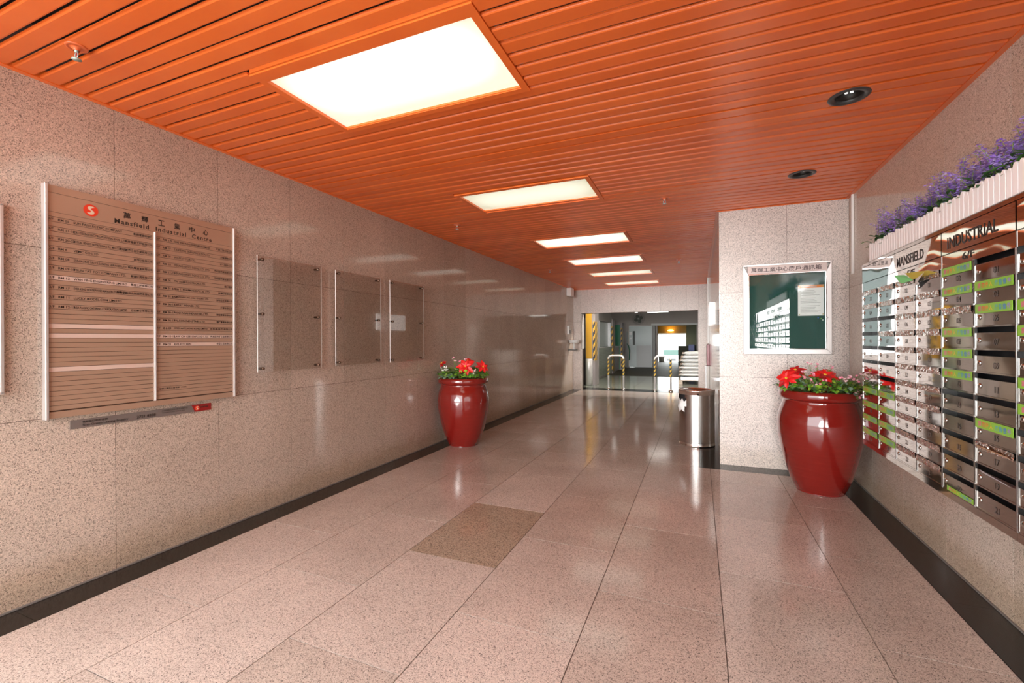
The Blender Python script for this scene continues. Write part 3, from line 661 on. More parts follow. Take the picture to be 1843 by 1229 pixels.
# ------------------------------------------------------------------ big red pots with flowers
def glaze():
    m = mat('oxblood glazed ceramic', (.20, .010, .007), .10, coat=.6, spec=.6, coatr=.04); b = m.node_tree.nodes['Principled BSDF']
    g = N(m, 'ShaderNodeTexCoord'); mp = N(m, 'ShaderNodeMapping'); mp.inputs['Scale'].default_value = (1, 1, 9); L(m, g.outputs['Object'], mp.inputs[0])
    n = N(m, 'ShaderNodeTexNoise', Scale=6., Detail=6., Roughness=.6); L(m, mp.outputs[0], n.inputs['Vector'])
    rp = ramp(m, [(0, (.16, .008, .005)), (.62, (.20, .011, .008)), (.73, (.21, .015, .010)), (.82, (.36, .08, .06))]); L(m, n.outputs[0], rp.inputs[0]); L(m, rp.outputs[0], b.inputs['Base Color'])
    n2 = N(m, 'ShaderNodeTexNoise', Scale=3.5, Detail=2.); L(m, g.outputs['Object'], n2.inputs['Vector'])
    bp = N(m, 'ShaderNodeBump', Strength=.25, Distance=.02); L(m, n2.outputs[0], bp.inputs['Height']); L(m, bp.outputs[0], b.inputs['Normal'])
    return m
GLZ = glaze()
RED = [mat('poinsettia red', (.72, .012, .012), .45), mat('poinsettia deep red', (.42, .008, .012), .45)]
PNK = [mat('pink petal', (.85, .30, .42), .5), mat('pale pink petal', (.9, .62, .66), .5), mat('white petal', (.85, .83, .80), .5)]
LIME = [mat('lime leaf', (.34, .55, .05), .45), mat('bright green leaf', (.16, .40, .04), .45), mat('grey green leaf', (.24, .35, .25), .5), GRN[0]]
BUD = mat('yellow bud', (.75, .6, .05), .5)
def pot(x, y, k, label):
    t = thing('flower_pot', label, 'pot', (x, y, 0), 'large red glazed pots')
    pr = [(0, .002), (.18, .002), (.197, .012), (.222, .06), (.262, .16), (.306, .32), (.341, .50), (.350, .60), (.350, .67), (.340, .74), (.322, .80), (.306, .845), (.302, .868), (.310, .878),
          (.330, .886), (.339, .905), (.340, .93), (.333, .955), (.318, .966), (.300, .962), (.290, .94), (.290, .90)]
    # smooth the profile with Catmull-Rom
    q = []
    for i in range(len(pr) - 1):
        p0, p1, p2, p3 = pr[max(i - 1, 0)], pr[i], pr[i + 1], pr[min(i + 2, len(pr) - 1)]
        for s_ in range(3):
            u_ = s_ / 3
            q.append(tuple(.5 * (2 * p1[c] + (p2[c] - p0[c]) * u_ + (2 * p0[c] - 5 * p1[c] + 4 * p2[c] - p3[c]) * u_ * u_ + (3 * p1[c] - p0[c] - 3 * p2[c] + p3[c]) * u_ ** 3) for c in (0, 1)))
    q.append(pr[-1])
    obj('body', MB().lathe([(max(r_, 0) * k[0], z_ * k[1]) for r_, z_ in q], (x, y, 0), 72), GLZ, t)
    obj('soil', MB().lathe([(.292 * k[0], .915 * k[1]), (.15, .93 * k[1]), (0, .935 * k[1])], (x, y, 0), 32), mat('potting soil', (.035, .022, .015), .95), t)
    return t
def poinsettia(x, y, z, d, s, label, grp, seed):
    r = random.Random(seed); t = thing('poinsettia', label, 'flower', (x, y, z), grp); c = Vector((x, y, z)); d = Vector(d).normalized()
    a = d.cross(Vector((0, 0, 1))); a = a.normalized() if a.length > .05 else Vector((1, 0, 0)); b = d.cross(a)
    for ring, (n, ln, up) in enumerate(((7, 1., .12), (5, .62, .5))):
        for i in range(n):
            q = 2 * PI * (i + .5 * ring) / n + r.uniform(-.2, .2); dd = a * math.cos(q) + b * math.sin(q) + d * up; l_ = s * ln * r.uniform(.85, 1.1)
            obj('bract', MB().leaf(c + d * .012 * ring, dd, l_, l_ * .52, d, r.uniform(.15, .35)), RED[0 if r.random() < .75 else 1], t)
    mb = MB()
    for i in range(7): q = i * 2.4; mb.lathe([(0, .004), (.004, .002), (.0045, 0), (.003, -.004)], c + d * .022 + (a * math.cos(q) + b * math.sin(q)) * .008, 6)
    obj('centre_buds', mb, BUD, t); obj('stem', MB().tube([c, c - d * .03, (x, y, z - .10)], .0035, 6), GRN[1], t)
def foliage(x, y, z, rad, n, label, grp, seed, hgt=.13, lo=-.02, cols=(0, 0, 1, 1, 1, 2, 3)):
    r = random.Random(seed); t = thing('leafy_plant', label, 'plant', (x, y, z - .06), grp); lf = MB(); st = MB()
    for i in range(n):
        a = r.uniform(0, 2 * PI); rr = rad * math.sqrt(r.random()); h = z + lo + hgt * (1 - (rr / rad) ** 2 * .75) * r.uniform(.35, 1.)
        p_ = Vector((x + rr * math.cos(a), y + rr * math.sin(a), h)); ou = Vector((math.cos(a), math.sin(a), r.uniform(-.2, 1.2)))
        ou += Vector((r.uniform(-.7, .7), r.uniform(-.7, .7), 0)); l_ = r.uniform(.034, .062)
        lf.leaf(p_, ou, l_, l_ * r.uniform(.6, .9), None, r.uniform(.1, .5), r.choice(cols))
        if i % 5 == 0: st.tube([(x + rr * .6 * math.cos(a), y + rr * .6 * math.sin(a), z - .05), tuple(p_)], .0016, 4, cap=False)
    obj('leaves', lf, LIME, t, kind='stuff'); obj('stems', st, GRN[1], t, kind='stuff')
def blossoms(x, y, z, pts, label, grp, seed, cols=(0, 0, 1)):
    r = random.Random(seed); t = thing('pink_blossom_spray', label, 'flowers', (x, y, z - .05), grp); fl_ = MB(); st = MB()
    for (dx, dy, dz) in pts:
        for k_ in range(4):
            c = Vector((x + dx + r.uniform(-.02, .02), y + dy + r.uniform(-.02, .02), z + dz + r.uniform(-.012, .018)))
            st.tube([(x + dx * .5, y + dy * .5, z - .04), tuple(c)], .0012, 4, cap=False); m_ = r.choice(cols)
            d = Vector((r.uniform(-.5, .5), r.uniform(-1, .2), r.uniform(.2, 1))).normalized(); a = d.cross(Vector((0, 0, 1))).normalized(); b = d.cross(a)
            for i in range(5):
                q = 2 * PI * i / 5; fl_.leaf(c, a * math.cos(q) + b * math.sin(q) + d * .5, .015, .011, d, -.1, m_)
    obj('petals', fl_, PNK, t, kind='stuff'); obj('stems', st, GRN[2], t, kind='stuff')
# near pot (right)
px, py = 1.062, 5.10
pot(px, py, (1., 1.), 'large glazed red pot nearer the camera, below the notice board')
G2 = 'artificial plants in the near red pot'
foliage(px, py, .99, .345, 620, 'bright green leafy filler in the near red pot', G2, 3, .14, -.03)
foliage(px + .24, py - .20, .985, .10, 46, 'grey green leaves at the right rim of near pot', G2, 5, .09, -.05, (2, 2, 3))
poinsettia(px - .29, py - .16, 1.075, (-.55, -.8, .45), .105, 'red poinsettia drooping over the left rim of near pot', G2, 1)
poinsettia(px - .19, py + .02, 1.135, (-.2, -.45, .9), .105, 'red poinsettia standing behind the drooping one, near pot', G2, 2)
poinsettia(px + .03, py - .06, 1.10, (.1, -.55, .85), .13, 'largest red poinsettia in middle of the near pot', G2, 3)
poinsettia(px + .10, py + .12, 1.12, (.3, -.2, .95), .09, 'small dark red poinsettia behind the middle one, near pot', G2, 4)
blossoms(px - .06, py - .18, 1.04, [(-.10, 0, .05), (-.05, -.02, .02), (-.02, .04, .075), (.05, -.04, .015), (-.09, .05, .09), (0, -.05, .0)], 'pink blossoms between the two big poinsettias, near pot', G2, 6)
blossoms(px + .17, py - .17, 1.05, [(-.03, 0, .04), (.03, .02, .05), (0, -.03, .02), (.07, .0, .02), (.11, .05, .07)], 'pale pink blossoms at right of the near pot', G2, 7, (0, 1, 1))
blossoms(px + .24, py - .25, .955, [(-.02, -.02, 0), (.02, -.01, -.015), (.0, 0, .03)], 'pink blossoms hanging over the right rim, near pot', G2, 8, (0, 1))
blossoms(px - .02, py + .05, 1.12, [(-.05, 0, .09), (.03, 0, .07), (.14, .02, .05)], 'thin pink sprays standing highest in the near pot', G2, 9)
# far pot (left)
qx, qy = -3.062, 5.56
pot(qx, qy, (1.03, .975), 'large glazed red pot against the left wall, farther away')
G1 = 'artificial plants in the far red pot'
foliage(qx, qy, .965, .345, 560, 'bright green leafy filler in the far red pot', G1, 13, .17, -.03)
foliage(qx - .08, qy - .26, .985, .11, 60, 'grey green leaves over front rim of the far pot', G1, 15, .10, -.06, (2, 2, 2, 3))
poinsettia(qx + .13, qy - .18, 1.10, (.3, -.85, .45), .13, 'largest red poinsettia, front right of far pot', G1, 11)
poinsettia(qx - .25, qy - .14, 1.13, (-.4, -.6, .7), .07, 'small red poinsettia, left of far pot', G1, 12)
poinsettia(qx + .31, qy - .02, 1.09, (.8, -.6, .4), .10, 'red poinsettia leaning right over far pot rim', G1, 13)
poinsettia(qx + .06, qy + .02, 1.16, (.1, -.4, .9), .09, 'red poinsettia standing at the back of far pot', G1, 14)
blossoms(qx - .17, qy - .24, 1.04, [(-.03, 0, .03), (.02, 0, .05), (0, 0, 0), (.05, 0, .02)], 'white blossoms at front left of far pot', G1, 16, (2, 2))
blossoms(qx - .08, qy - .05, 1.12, [(-.06, 0, .08), (-.02, 0, .05), (.06, .0, .04), (.14, 0, .06)], 'peach pink blossoms at back of far pot', G1, 17, (0, 1))
blossoms(qx + .25, qy - .20, 1.0, [(0, 0, 0), (.03, 0, .05)], 'white and pink blossoms by right rim, far pot', G1, 18, (2, 1))

# ------------------------------------------------------------------ litter bin
bx, by, br = -.035, 6.745, .230
t = thing('litter_bin', 'brushed stainless steel round litter bin beside the pier', 'bin', (bx, by, 0))
n = 64; vs = []; fs = []
levels = [.02, .05, .54, .60, .66, .72, .745]
def inhole(i, j):  # opening on the left side
    a = 2 * PI * (i + .5) / n; da = (a - 3.62 + PI) % (2 * PI) - PI
    return abs(da) < .48 and 2 <= j <= 3 or (abs(da) < .40 and j == 4)
mb = MB(); vs = [(bx + br * math.cos(2 * PI * i / n), by + br * math.sin(2 * PI * i / n), z) for z in levels for i in range(n)]
fs = [(j * n + i, j * n + (i + 1) % n, (j + 1) * n + (i + 1) % n, (j + 1) * n + i) for j in range(len(levels) - 1) for i in range(n) if not inhole(i, j)]
obj('body', mb.add(vs, fs, 0, True), BRUSHED, t)
obj('inner_liner', MB().lathe([(.0, .04), (br - .02, .04), (br - .018, .73)], (bx, by, 0), 40), DARK, t)
obj('base_ring', MB().lathe([(.0, .001), (br - .002, .001), (br + .006, .006), (br + .006, .018), (br, .024), (br + .003, .034), (br, .045)], (bx, by, 0), 48), EDGE, t)
obj('top_ring', MB().lathe([(br, .70), (br + .004, .706), (br + .004, .742), (br + .007, .748), (br + .006, .760), (br - .004, .766), (br - .03, .762), (br - .05, .752)], (bx, by, 0), 48), EDGE, t)
obj('ash_bowl', MB().lathe([(br - .05, .752), (br - .065, .756), (.12, .735), (.06, .722), (0, .720)], (bx, by, 0), 40), BRUSHED, t)
o = thing('bin_liner_bag', 'white plastic bag poking out of the litter bin opening', 'bag', (bx - .20, by - .10, .53))
r = random.Random(4); vs = []; fs = []
for i in range(9):
    for j in range(7):
        a = 3.15 + .95 * i / 8; z = .62 - .17 * j / 6 + .02 * math.sin(i * 1.7); bulge = .035 * math.sin(PI * j / 6) * math.sin(PI * i / 8) + r.uniform(-.004, .006)
        vs.append((bx + (br - .012 + bulge) * math.cos(a), by + (br - .012 + bulge) * math.sin(a), z))
fs = [(i * 7 + j, i * 7 + j + 1, (i + 1) * 7 + j + 1, (i + 1) * 7 + j) for i in range(8) for j in range(6)]
obj('crumpled_film', MB().add(vs, fs, 0, True), mat('white bag film', (.82, .81, .80), .35), o)

# ------------------------------------------------------------------ fixtures by the far end of the corridor
def boxthing(nm, lb, cat, x0, x1, y0, y1, z0, z1, m, bv=.006):
    o = obj(nm, MB().box(x0, x1, y0, y1, z0, z1), m, at=((x0 + x1) / 2, (y0 + y1) / 2, z0)); o['label'] = lb; o['category'] = cat
    bevel(o, bv); return o
boxthing('emergency_light', 'white box light high on left wall at the far corner', 'light', XL + .001, XL + .14, 12.25, 12.55, 2.70, 2.93, WHITE)
t = boxthing('intercom', 'small white intercom box on the left wall near far corner', 'intercom', XL + .001, XL + .06, 12.30, 12.48, 1.62, 1.86, WHITE)
obj('button_plate', MB().box(XL + .0601, XL + .064, 12.33, 12.45, 1.66, 1.74), mat('grey plate', (.3, .3, .3), .4), t)
t = thing('white_basin', 'white round basin on a short stem at the far left corner', 'basin', (XL + .16, 12.45, 1.19))
obj('bowl', MB().lathe([(0, .17), (.10, .175), (.145, .20), (.155, .26), (.150, .27), (.135, .225), (0, .20)], (XL + .16, 12.45, 1.19), 28), WHITE, t)
obj('stem', MB().lathe([(.07, 0), (.06, .015), (.03, .03), (.025, .175)], (XL + .16, 12.45, 1.19), 16), WHITE, t)
obj('bracket', MB().box(XL + .001, XL + .24, 12.37, 12.53, 1.165, 1.19), mat('dark bracket', (.05, .045, .04), .5), t)
o = boxthing('conduit_pipe', 'white vertical conduit at far end of the right corridor wall', 'conduit', XC - .035, XC - .001, 11.6, 11.66, 1.36, H - .01, MATS['bright white trunking'])
boxthing('wall_reflection_box', 'white glow box for a reflection on far right corridor wall', 'light', XC - .05, XC - .001, 8.5, 9.6, 1.72, 2.1, mat('white glow box', (.9, .9, .88), .4, emit=(1, 1, .97), estr=.6))  # box glow stands in for a bright reflection in the polished wall
t = thing('fire_hose_box', 'dark red box on far right corridor wall above the litter bin', 'fire box', (XC - .04, 11.9, .85))
bevel(obj('cabinet', MB().box(XC - .05, XC - .001, 11.2, 12.0, .86, 1.34), mat('maroon enamel', (.25, .03, .045), .35), t), .006)
obj('door_leaf', MB().box(XC - .056, XC - .0505, 11.22, 11.98, .88, 1.32), MATS['maroon enamel'], t)
t = thing('white_post', 'white and steel post below the dark red box', 'post', (XC - .04, 11.6, 0))
bevel(obj('column', MB().box(XC - .07, XC - .002, 11.3, 11.75, .03, .84), mat('cream post', (.72, .68, .62), .3), t), .006); obj('cover_strip', MB().box(XC - .078, XC - .0705, 11.5, 11.56, .03, .84), EDGE, t)
obj('foot', MB().box(XC - .09, XC - .002, 11.25, 11.8, 0, .03), BRUSHED, t)

# hoop barriers
def hoop(xa, xb, y, label):
    t = thing('hoop_barrier', label, 'barrier', ((xa + xb) / 2, y, 0), 'steel hoop barriers in the doorway'); rad = .11; r0 = .027; z = 1.0
    pts = [(xa, y, .0), (xa, y, z - rad)]
    pts += [(xa + rad - rad * math.cos(a), y, z - rad + rad * math.sin(a)) for a in [PI / 2 * i / 6 for i in range(1, 7)]]
    pts += [(xb - rad + rad * math.sin(a), y, z - rad + rad * math.cos(a)) for a in [PI / 2 * i / 6 for i in range(0, 7)]] + [(xb, y, 0)]
    obj('hoop_tube', MB().tube(pts, r0, 14), mat('satin steel hoop', (.85, .83, .80), .3, .35), t)
    for xx in (xa, xb):
        obj('hazard_sleeve', MB().lathe([(r0 + .0025, .40), (r0 + .0025, .90)], (xx, y, 0), 16), HAZPOLE, t, at=(xx, y, 0))
        obj('foot_flange', MB().lathe([(r0, .05), (.045, .035), (.06, .008), (.06, 0)], (xx, y, 0), 18), BRUSHED, t)
hoop(-2.49, -2.05, 13.42, 'left hoop barrier of striped steel tube in the far doorway')
hoop(-1.16, -.735, 13.32, 'right hoop barrier of striped steel tube in the far doorway')

# ------------------------------------------------------------------ loading lobby beyond
LG = mat('grey green lobby tile', (.26, .27, .22), .14); MO = mat('pale mosaic tile', (.38, .42, .34), .3); GW = mat('warm grey wall', (.26, .24, .22), .6); DOF = mat('olive brown lobby floor', (.075, .062, .04), .55)
CWALL = mat('pale lift car wall', (.55, .60, .58), .35)
f2 = struct('floor_2', MB().box(-5.2, 1.5, 13.62, 18.5, -.12, -.004), JOINT)
for i in range(10):
    for j in range(8): piece('lobby_tile', f2, -5.2 + .67 * i + .002, -5.2 + .67 * (i + 1) - .002, 13.62 + .61 * j + .002, 13.62 + .61 * (j + 1) - .002, -.02, 0, LG)
struct('floor_3', MB().box(-5.2, 1.5, 18.5, 32.0, -.12, .0), DOF)
struct('ceiling_2', MB().box(-5.2, 1.7, 13.3, 32.2, 2.95, 3.1), mat('lobby ceiling', (.45, .42, .38), .8))
struct('wall_lobby_right', MB().box(1.5, 1.7, 13.3, 24.5, -.1, 3.0), GW)
struct('wall_lobby_near', MB().box(XC, 1.5, 13.3, 13.45, -.1, 3.0), GW)
wll = struct('wall_lobby_left', MB().box(-5.2, -5.0, 13.3, 24.5, -.1, 3.0).box(-5.0, XL - .25, 13.3, 13.45, -.1, 3.0).box(-3.75, -3.50, 15.0, 19.6, -.02, 1.15).box(-3.75, -3.50, 15.0, 19.6, 2.2, 3.0), GW)
for k_ in range(19): piece('mosaic_course', wll, -3.5, -3.488, 15.02, 19.58, .06 + .0575 * k_, .06 + .0575 * (k_ + 1) - .009, MO)
piece('mosaic_cap', wll, -3.52, -3.47, 15.0, 19.6, 1.152, 1.18, WHITE)
for k_ in range(17): piece('mosaic_course', wll, -3.47, -3.458, 13.35, 14.25, .06 + .0575 * k_, .06 + .0575 * (k_ + 1) - .009, MO)
piece('wall_pier', wll, -3.62, -3.47, 13.33, 14.28, 0, 3.0, mat('pale grey plaster', (.48, .46, .42), .6))
wn = struct('window_1', MB().box(-3.66, -3.60, 15.3, 19.3, 1.18, 2.2), mat('pale window glass', (.42, .46, .42), .2))
for yy in (15.0, 16.9, 19.35): piece('window_frame', wn, -3.70, -3.50, yy, yy + .22, 1.18, 2.2, mat('white window frame', (.85, .86, .9), .3))
def pillar(nm, lb, x0, x1, y0, y1, z1, colr, steel):
    t = thing(nm, lb, 'pillar', ((x0 + x1) / 2, (y0 + y1) / 2, 0), 'lift lobby pillars')
    obj('shaft', MB().box(x0, x1, y0, y1, .0, z1), mat('warm grey jamb', (.30, .26, .25), .4), t)
    obj('colour_face', MB().box(x0 + .02, x1 - .10, y0 - .02, y0, .86 if steel else .02, z1 - .1), colr, t)
    obj('hazard_strip', MB().box(x1 - .06, x1 + .006, y0 - .022, y0 + .3, .80 if steel else .10, 2.05), HAZARD, t, at=(x1, y0, 0))
    if steel:
        obj('steel_guard', MB().lathe([(0, .01), (.11, .01), (.11, .84), (.105, .85), (0, .85)], ((x0 + x1) / 2 - .03, y0 - .03, 0), 28), mat('satin guard steel', (.8, .78, .76), .35, .35), t)
pillar('lift_pillar', 'yellow faced pillar with hazard stripes and steel foot behind the doorway', -3.40, -3.09, 14.35, 14.95, 2.9, mat('ochre yellow paint', (.62, .33, .02), .4), True)
pillar('lift_pillar', 'nearer green faced pillar with hazard stripes behind the left hoop', -3.90, -3.46, 19.7, 20.3, 2.35, mat('emerald green paint', (.005, .16, .075), .4), False)
pillar('lift_pillar', 'farther green faced pillar with hazard stripes beside the white doors', -3.86, -3.48, 22.4, 22.9, 2.30, MATS['emerald green paint'], False)
piece('lift_wall', wll, -4.3, -4.1, 20.3, 22.4, 0, 3.0, CWALL); piece('lift_wall', wll, -3.85, -3.62, 20.3, 22.4, 0, 1.12, mat('grey pink panel', (.42, .38, .38), .4)); piece('lift_cap', wll, -3.9, -3.6, 20.3, 22.4, 1.12, 1.16, WHITE)
# far wall with white doors
wf = struct('wall_lobby_far', MB().box(-5.0, -3.45, 24.5, 24.7, -.02, 3.0).box(-3.45, -2.26, 24.5, 24.7, 2.2, 3.0).box(-2.26, -2.0, 24.5, 24.7, -.02, 3.0).box(-2.0, -.12, 24.5, 24.7, 2.22, 3.0).box(-.12, 1.5, 24.5, 24.7, -.02, 3.0), mat('dim grey brown wall', (.42, .37, .34), .6))
piece('door_lintel', wf, -2.3, -.05, 24.42, 24.5, 2.2, 2.30, mat('pale lintel', (.6, .62, .6), .4))
DW = mat('pale blue white door', (.55, .62, .62), .35)
d1 = struct('door_1', MB().box(-3.43, -2.27, 24.40, 24.46, .02, 2.19), DW, at=(0, 0, 0))
obj('kick_plate', MB().box(-3.05, -2.30, 24.385, 24.399, .04, 1.16), mat('dull steel kick plate', (.46, .47, .47), .35), d1)
obj('vision_panel', MB().box(-3.24, -3.12, 24.385, 24.399, 1.18, 1.92), mat('dark vision panel', (.03, .035, .03), .2), d1)
for a, b_, c_, e_ in ((-3.42, -3.29, 1.72, 1.88), (-3.38, -3.30, 1.50, 1.59)): obj('notice', MB().box(a, b_, 24.39, 24.399, c_, e_), PAPER, d1)
t = thing('wall_fan', 'grey round wall fan above the white doors', 'fan', (-2.92, 24.3, 2.35))
fx, fy, fz = -2.92, 24.25, 2.56
mb = MB()
for rr in (.29, .22, .15, .08): mb.tube([(fx + rr * math.cos(2 * PI * i / 28), fy - .06 + rr * .1, fz + rr * math.sin(2 * PI * i / 28)) for i in range(29)], .006, 5, cap=False)
for i in range(16): a = 2 * PI * i / 16; mb.tube([(fx, fy - .07, fz), (fx + .29 * math.cos(a), fy - .03, fz + .29 * math.sin(a))], .004, 4)
obj('guard', mb, mat('grey fan wire', (.20, .20, .19), .4), t)
for i in range(4):
    a = PI / 2 * i + .4; obj('blade', MB().leaf((fx, fy - .01, fz), (math.cos(a), .12, math.sin(a)), .25, .19, (0, -1, 0), .05), mat('grey blade', (.13, .14, .12), .4), t)
obj('hub', MB().lathe([(0, -.09), (.035, -.085), (.05, -.05), (.05, .05), (0, .06)], (fx, fy, fz), 16, axis='y'), mat('pale hub', (.5, .5, .48), .4), t)
obj('wall_bracket', MB().box(fx - .03, fx + .03, fy + .04, 24.5, fz - .05, fz + .05), MATS['grey fan wire'], t)
# tube lights; the two long unseen ones are added to light the lobby
for k_, (x0, x1, yy, zz, lb) in enumerate(((-1.62, -.95, 16.0, 2.42, 'bright tube light seen under the lintel at right'), (-3.0, -2.9, 17.0, 2.50, 'short lit tube seen under the lintel at left'), (-2.55, -2.45, 20.0, 2.66, 'lit tube end under the lintel beside the fan'),
        (-3.1, -1.9, 13.75, 2.84, 'added unseen long tube light behind stone lintel, left one'), (-1.5, -.3, 13.75, 2.84, 'added unseen long tube light behind stone lintel, right one'))):
    t = thing('tube_light', lb, 'light', ((x0 + x1) / 2, yy, zz)); obj('tube', MB().tube([(x0, yy, zz), (x1, yy, zz)], .03, 10), mat('lit tube', (1, 1, 1), .3, emit=(1, .98, .92), estr=5.) if k_ < 3 else mat('added lobby tube %d' % k_, (1, 1, 1), .3, emit=(1, .98, .92), estr=[50., 260.][k_ - 3]), t)
    obj('batten', MB().box(x0 - .02, x1 + .02, yy - .05, yy + .05, zz + .035, zz + .09), WHITE, t)
    for xx in (x0 + .01, x1 - .01): obj('hanger', MB().tube([(xx, yy, zz + .09), (xx, yy, 2.95)], .006, 6), WHITE, t)
# pipes beside doorway
boxthing('door_post', 'dark grey post between the white doors and the far opening', 'post', -2.25, -2.08, 24.2, 24.39, 0, 2.19, mat('dark grey post', (.12, .115, .105), .4))
t = thing('standpipe', 'thin grey pipe with green valve beside the far white doors', 'pipe', (-3.5, 24.0, 0))
obj('pipe', MB().tube([(-3.5, 24.2, 0), (-3.5, 24.2, 1.9)], .035, 10), mat('grey pipe', (.35, .37, .36), .4), t); obj('hose', MB().tube([(-3.5, 24.1, 1.25), (-3.40, 24.0, 1.15), (-3.36, 24.0, .9), (-3.38, 24.0, .4)], .02, 8), MATS['emerald green paint'], t)

# bay beyond
struct('wall_bay_left', MB().box(-3.2, -3.0, 24.7, 32.0, -.02, 3.0), mat('green grey bay wall', (.25, .28, .20), .6))
struct('wall_bay_right', MB().box(.3, .5, 24.7, 32.0, -.02, 3.0), MATS['green grey bay wall'])
struct('wall_bay_end', MB().box(-3.0, -2.58, 32.0, 32.2, -.02, 3.0).box(-2.58, -.80, 32.0, 32.2, 1.88, 3.0).box(-.80, .3, 32.0, 32.2, -.02, 3.0), MATS['green grey bay wall'])
t = thing('shutter_box', 'ochre roller shutter box over the bright far opening', 'shutter', (-1.7, 31.8, 1.9))
obj('hood', MB().box(-2.60, -.76, 31.55, 31.99, 1.90, 2.38), mat('ochre shutter', (.50, .30, .05), .5), t)
for k_ in range(3): obj('shutter_slat', MB().box(-2.58, -.80, 31.7, 31.74, 1.78 + .04 * k_, 1.815 + .04 * k_), MATS['ochre shutter'], t)
t = thing('warning_lamp', 'glowing orange lamp on the ochre shutter box', 'lamp', (-1.72, 31.45, 2.0))
obj('dome', MB().lathe([(0, .10), (.12, .085), (.19, .03), (.20, 0), (.0, -.03)], (-1.72, 31.30, 2.04), 20), mat('lit amber dome', (1, .5, .1), .3, emit=(1, .55, .08), estr=9.), t)
obj('lamp_bracket', MB().box(-1.76, -1.68, 31.35, 31.556, 2.05, 2.11), MATS['dark grey post'], t)
# crates, blue box, trolley rail
boxthing('crate_stack', 'dark olive stacked crate behind the far opening', 'crate', -1.05, -.45, 26.0, 26.6, 0, 1.12, mat('dark olive crate', (.06, .06, .035), .7))
boxthing('dark_cabinet', 'dark cabinet right of olive crate', 'cabinet', -.44, .25, 26.0, 26.6, 0, 1.16, mat('dark green cabinet', (.07, .085, .06), .6))
boxthing('blue_box', 'bright blue box standing behind the wrapped sacks', 'box', -.50, -.22, 24.9, 25.3, .88, 1.20, mat('bright blue plastic', (.005, .04, .30), .4))
boxthing('box_stand', 'small dark stand under the blue box', 'stand', -.56, -.16, 24.85, 25.35, 0, .878, MATS['dark olive crate'])
# sacks on pallet
t = thing('wooden_pallet', 'pale wooden pallet under wrapped sacks at far right', 'pallet', (.1, 16.2, 0))
WD = mat('pale pallet wood', (.52, .42, .34), .7)
for k_ in range(5): obj('deck_board', MB().box(-.62, .75, 15.65 + .22 * k_, 15.82 + .22 * k_, .11, .135), WD, t)
for xx in (-.62, -.02, .6): obj('stringer', MB().box(xx, xx + .12, 15.65, 16.7, 0, .11), WD, t)
SK = mat('shiny wrapped sack', (.93, .92, .91), .35); SKB = mat('brown paper sack', (.45, .33, .25), .6)
def sack(x0, x1, y0, y1, z0, h, seed, lb):
    r = random.Random(seed); nx, ny = 18, 10; mb = MB(); vs = []; top = {}; 
    for s_ in (1, -1):
        for i in range(nx + 1):
            for j in range(ny + 1):
                u_, v_ = i / nx, j / ny; e = min(1, (min(u_, 1 - u_) / .16)) ** .5 * min(1, (min(v_, 1 - v_) / .2)) ** .5
                z = z0 + h / 2 + s_ * e * h / 2 * (1 - .06 * r.random()); vs.append((x0 + (x1 - x0) * u_ + r.uniform(-.006, .006), y0 + (y1 - y0) * v_ - .015 * r.random(), z))
    m_ = (nx + 1) * (ny + 1); fs = []
    for i in range(nx):
        for j in range(ny):
            a = i * (ny + 1) + j; fs.append((a, a + ny + 1, a + ny + 2, a + 1)); fs.append((m_ + a, m_ + a + 1, m_ + a + ny + 2, m_ + a + ny + 1))
    o = obj('sack', mb.add(vs, fs, 0, True), [SK], at=((x0 + x1) / 2, (y0 + y1) / 2, z0)); o['label'] = lb; o['category'] = 'sack'; o['group'] = 'wrapped sacks on the pallet'
    obj('paper_end', MB().box(x0 - .012, x0 + .03, y0 + .05, y1 - .05, z0 + h * .3, z0 + h * .7), SKB, o)
OR = ['lowest', 'second lowest', 'third from the floor', 'fourth from the floor', 'fifth from the floor', 'second highest', 'topmost']
boxthing('steel_tray', 'grey steel tray between the pallet and the sacks', 'tray', -.56, .7, 15.7, 16.6, .136, .235, mat('grey tray', (.4, .45, .5), .3, .5))
for k_ in range(7):
    sack(-.60 + R.uniform(-.03, .03) + .012 * k_, .70, 15.62 + R.uniform(-.02, .02), 16.62, .24 + .118 * k_, .116, k_, OR[k_] + ' shiny wrapped sack of the stack on the pallet')
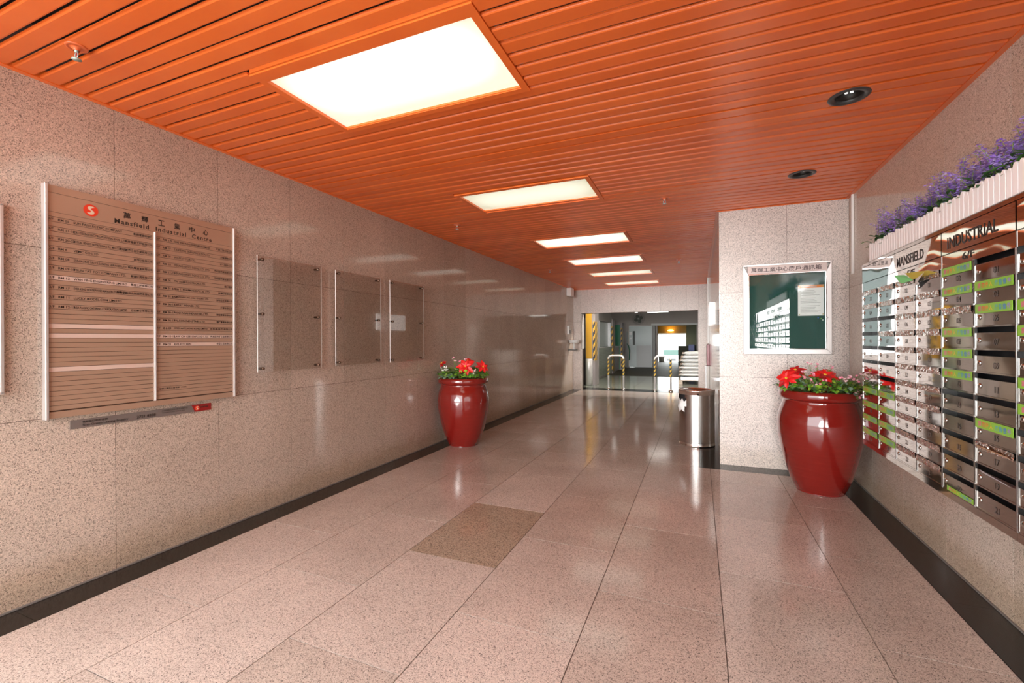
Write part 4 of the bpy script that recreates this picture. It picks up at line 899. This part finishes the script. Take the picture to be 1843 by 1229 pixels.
# outside: ground, car, bin
struct('ground_front', MB().box(-14, 14, -20, Y0, -.3, -.03).box(-14, XL - .26, Y0, 1.0, -.3, -.03), mat('pale street paving', (.45, .43, .41), .8))
struct('ground_back', MB().box(-25, 25, 32.2, 75, -1.3, -1.05).box(-3.2, .5, 32.0, 32.6, -1.05, 0), mat('pale yard concrete', (.55, .55, .53), .8))
t = thing('parked_van', 'pale green windowed vehicle in the glare outside', 'van', (-2.15, 42, -1.05)); VB = mat('white van body', (.7, .74, .72), .3); VG = mat('green tinted glass', (.03, .07, .055), .1)
Zg = -1.05
obj('body', MB().prism([(40.0, Zg + .25), (44.0, Zg + .25), (44.0, Zg + 1.2), (43.3, Zg + 1.64), (41.0, Zg + 1.64), (40.6, Zg + 1.18), (40.0, Zg + 1.05)], 'x', -2.95, -1.35), VB, t, recalc=True)
obj('windscreen', MB().prism([(40.57, Zg + 1.20), (40.97, Zg + 1.61), (40.95, Zg + 1.64), (40.54, Zg + 1.22)], 'x', -2.82, -1.48), VG, t, recalc=True)
for xx in (-2.96, -1.53):
    for yy in (40.75, 43.2): obj('wheel', MB().lathe([(0, 0), (.32, 0), (.34, .03), (.34, .17), (.32, .2), (0, .2)], (xx, yy, Zg + .34), 24, axis='x'), BLACK, t)
obj('bumper', MB().box(-2.98, -1.32, 39.92, 40.1, Zg + .2, Zg + .5), mat('dark bumper', (.08, .08, .08), .5), t)
obj('grille', MB().box(-2.5, -1.8, 39.96, 40.0, Zg + .55, Zg + .9), mat('dark bumper'), t)
for xx in (-2.9, -1.65): obj('headlamp', MB().box(xx, xx + .22, 39.96, 40.02, Zg + .68, Zg + .88), mat('headlamp', (.9, .9, .88), .1), t)
t = thing('white_tub', 'white tub standing at far opening left of van', 'tub', (-2.3, 31.3, 0))
obj('tub_body', MB().lathe([(0, .01), (.17, .01), (.20, .42), (.215, .43), (.215, .46), (.19, .46), (.19, .40)], (-2.3, 31.3, 0), 24), mat('white tub plastic', (.85, .85, .84), .4), t)
for sx_ in (-1, 1): obj('tub_handle', MB().tube([(-2.3 + sx_ * .21, 31.25, .38), (-2.3 + sx_ * .25, 31.3, .36), (-2.3 + sx_ * .21, 31.35, .38)], .01, 6), MATS['white tub plastic'], t)
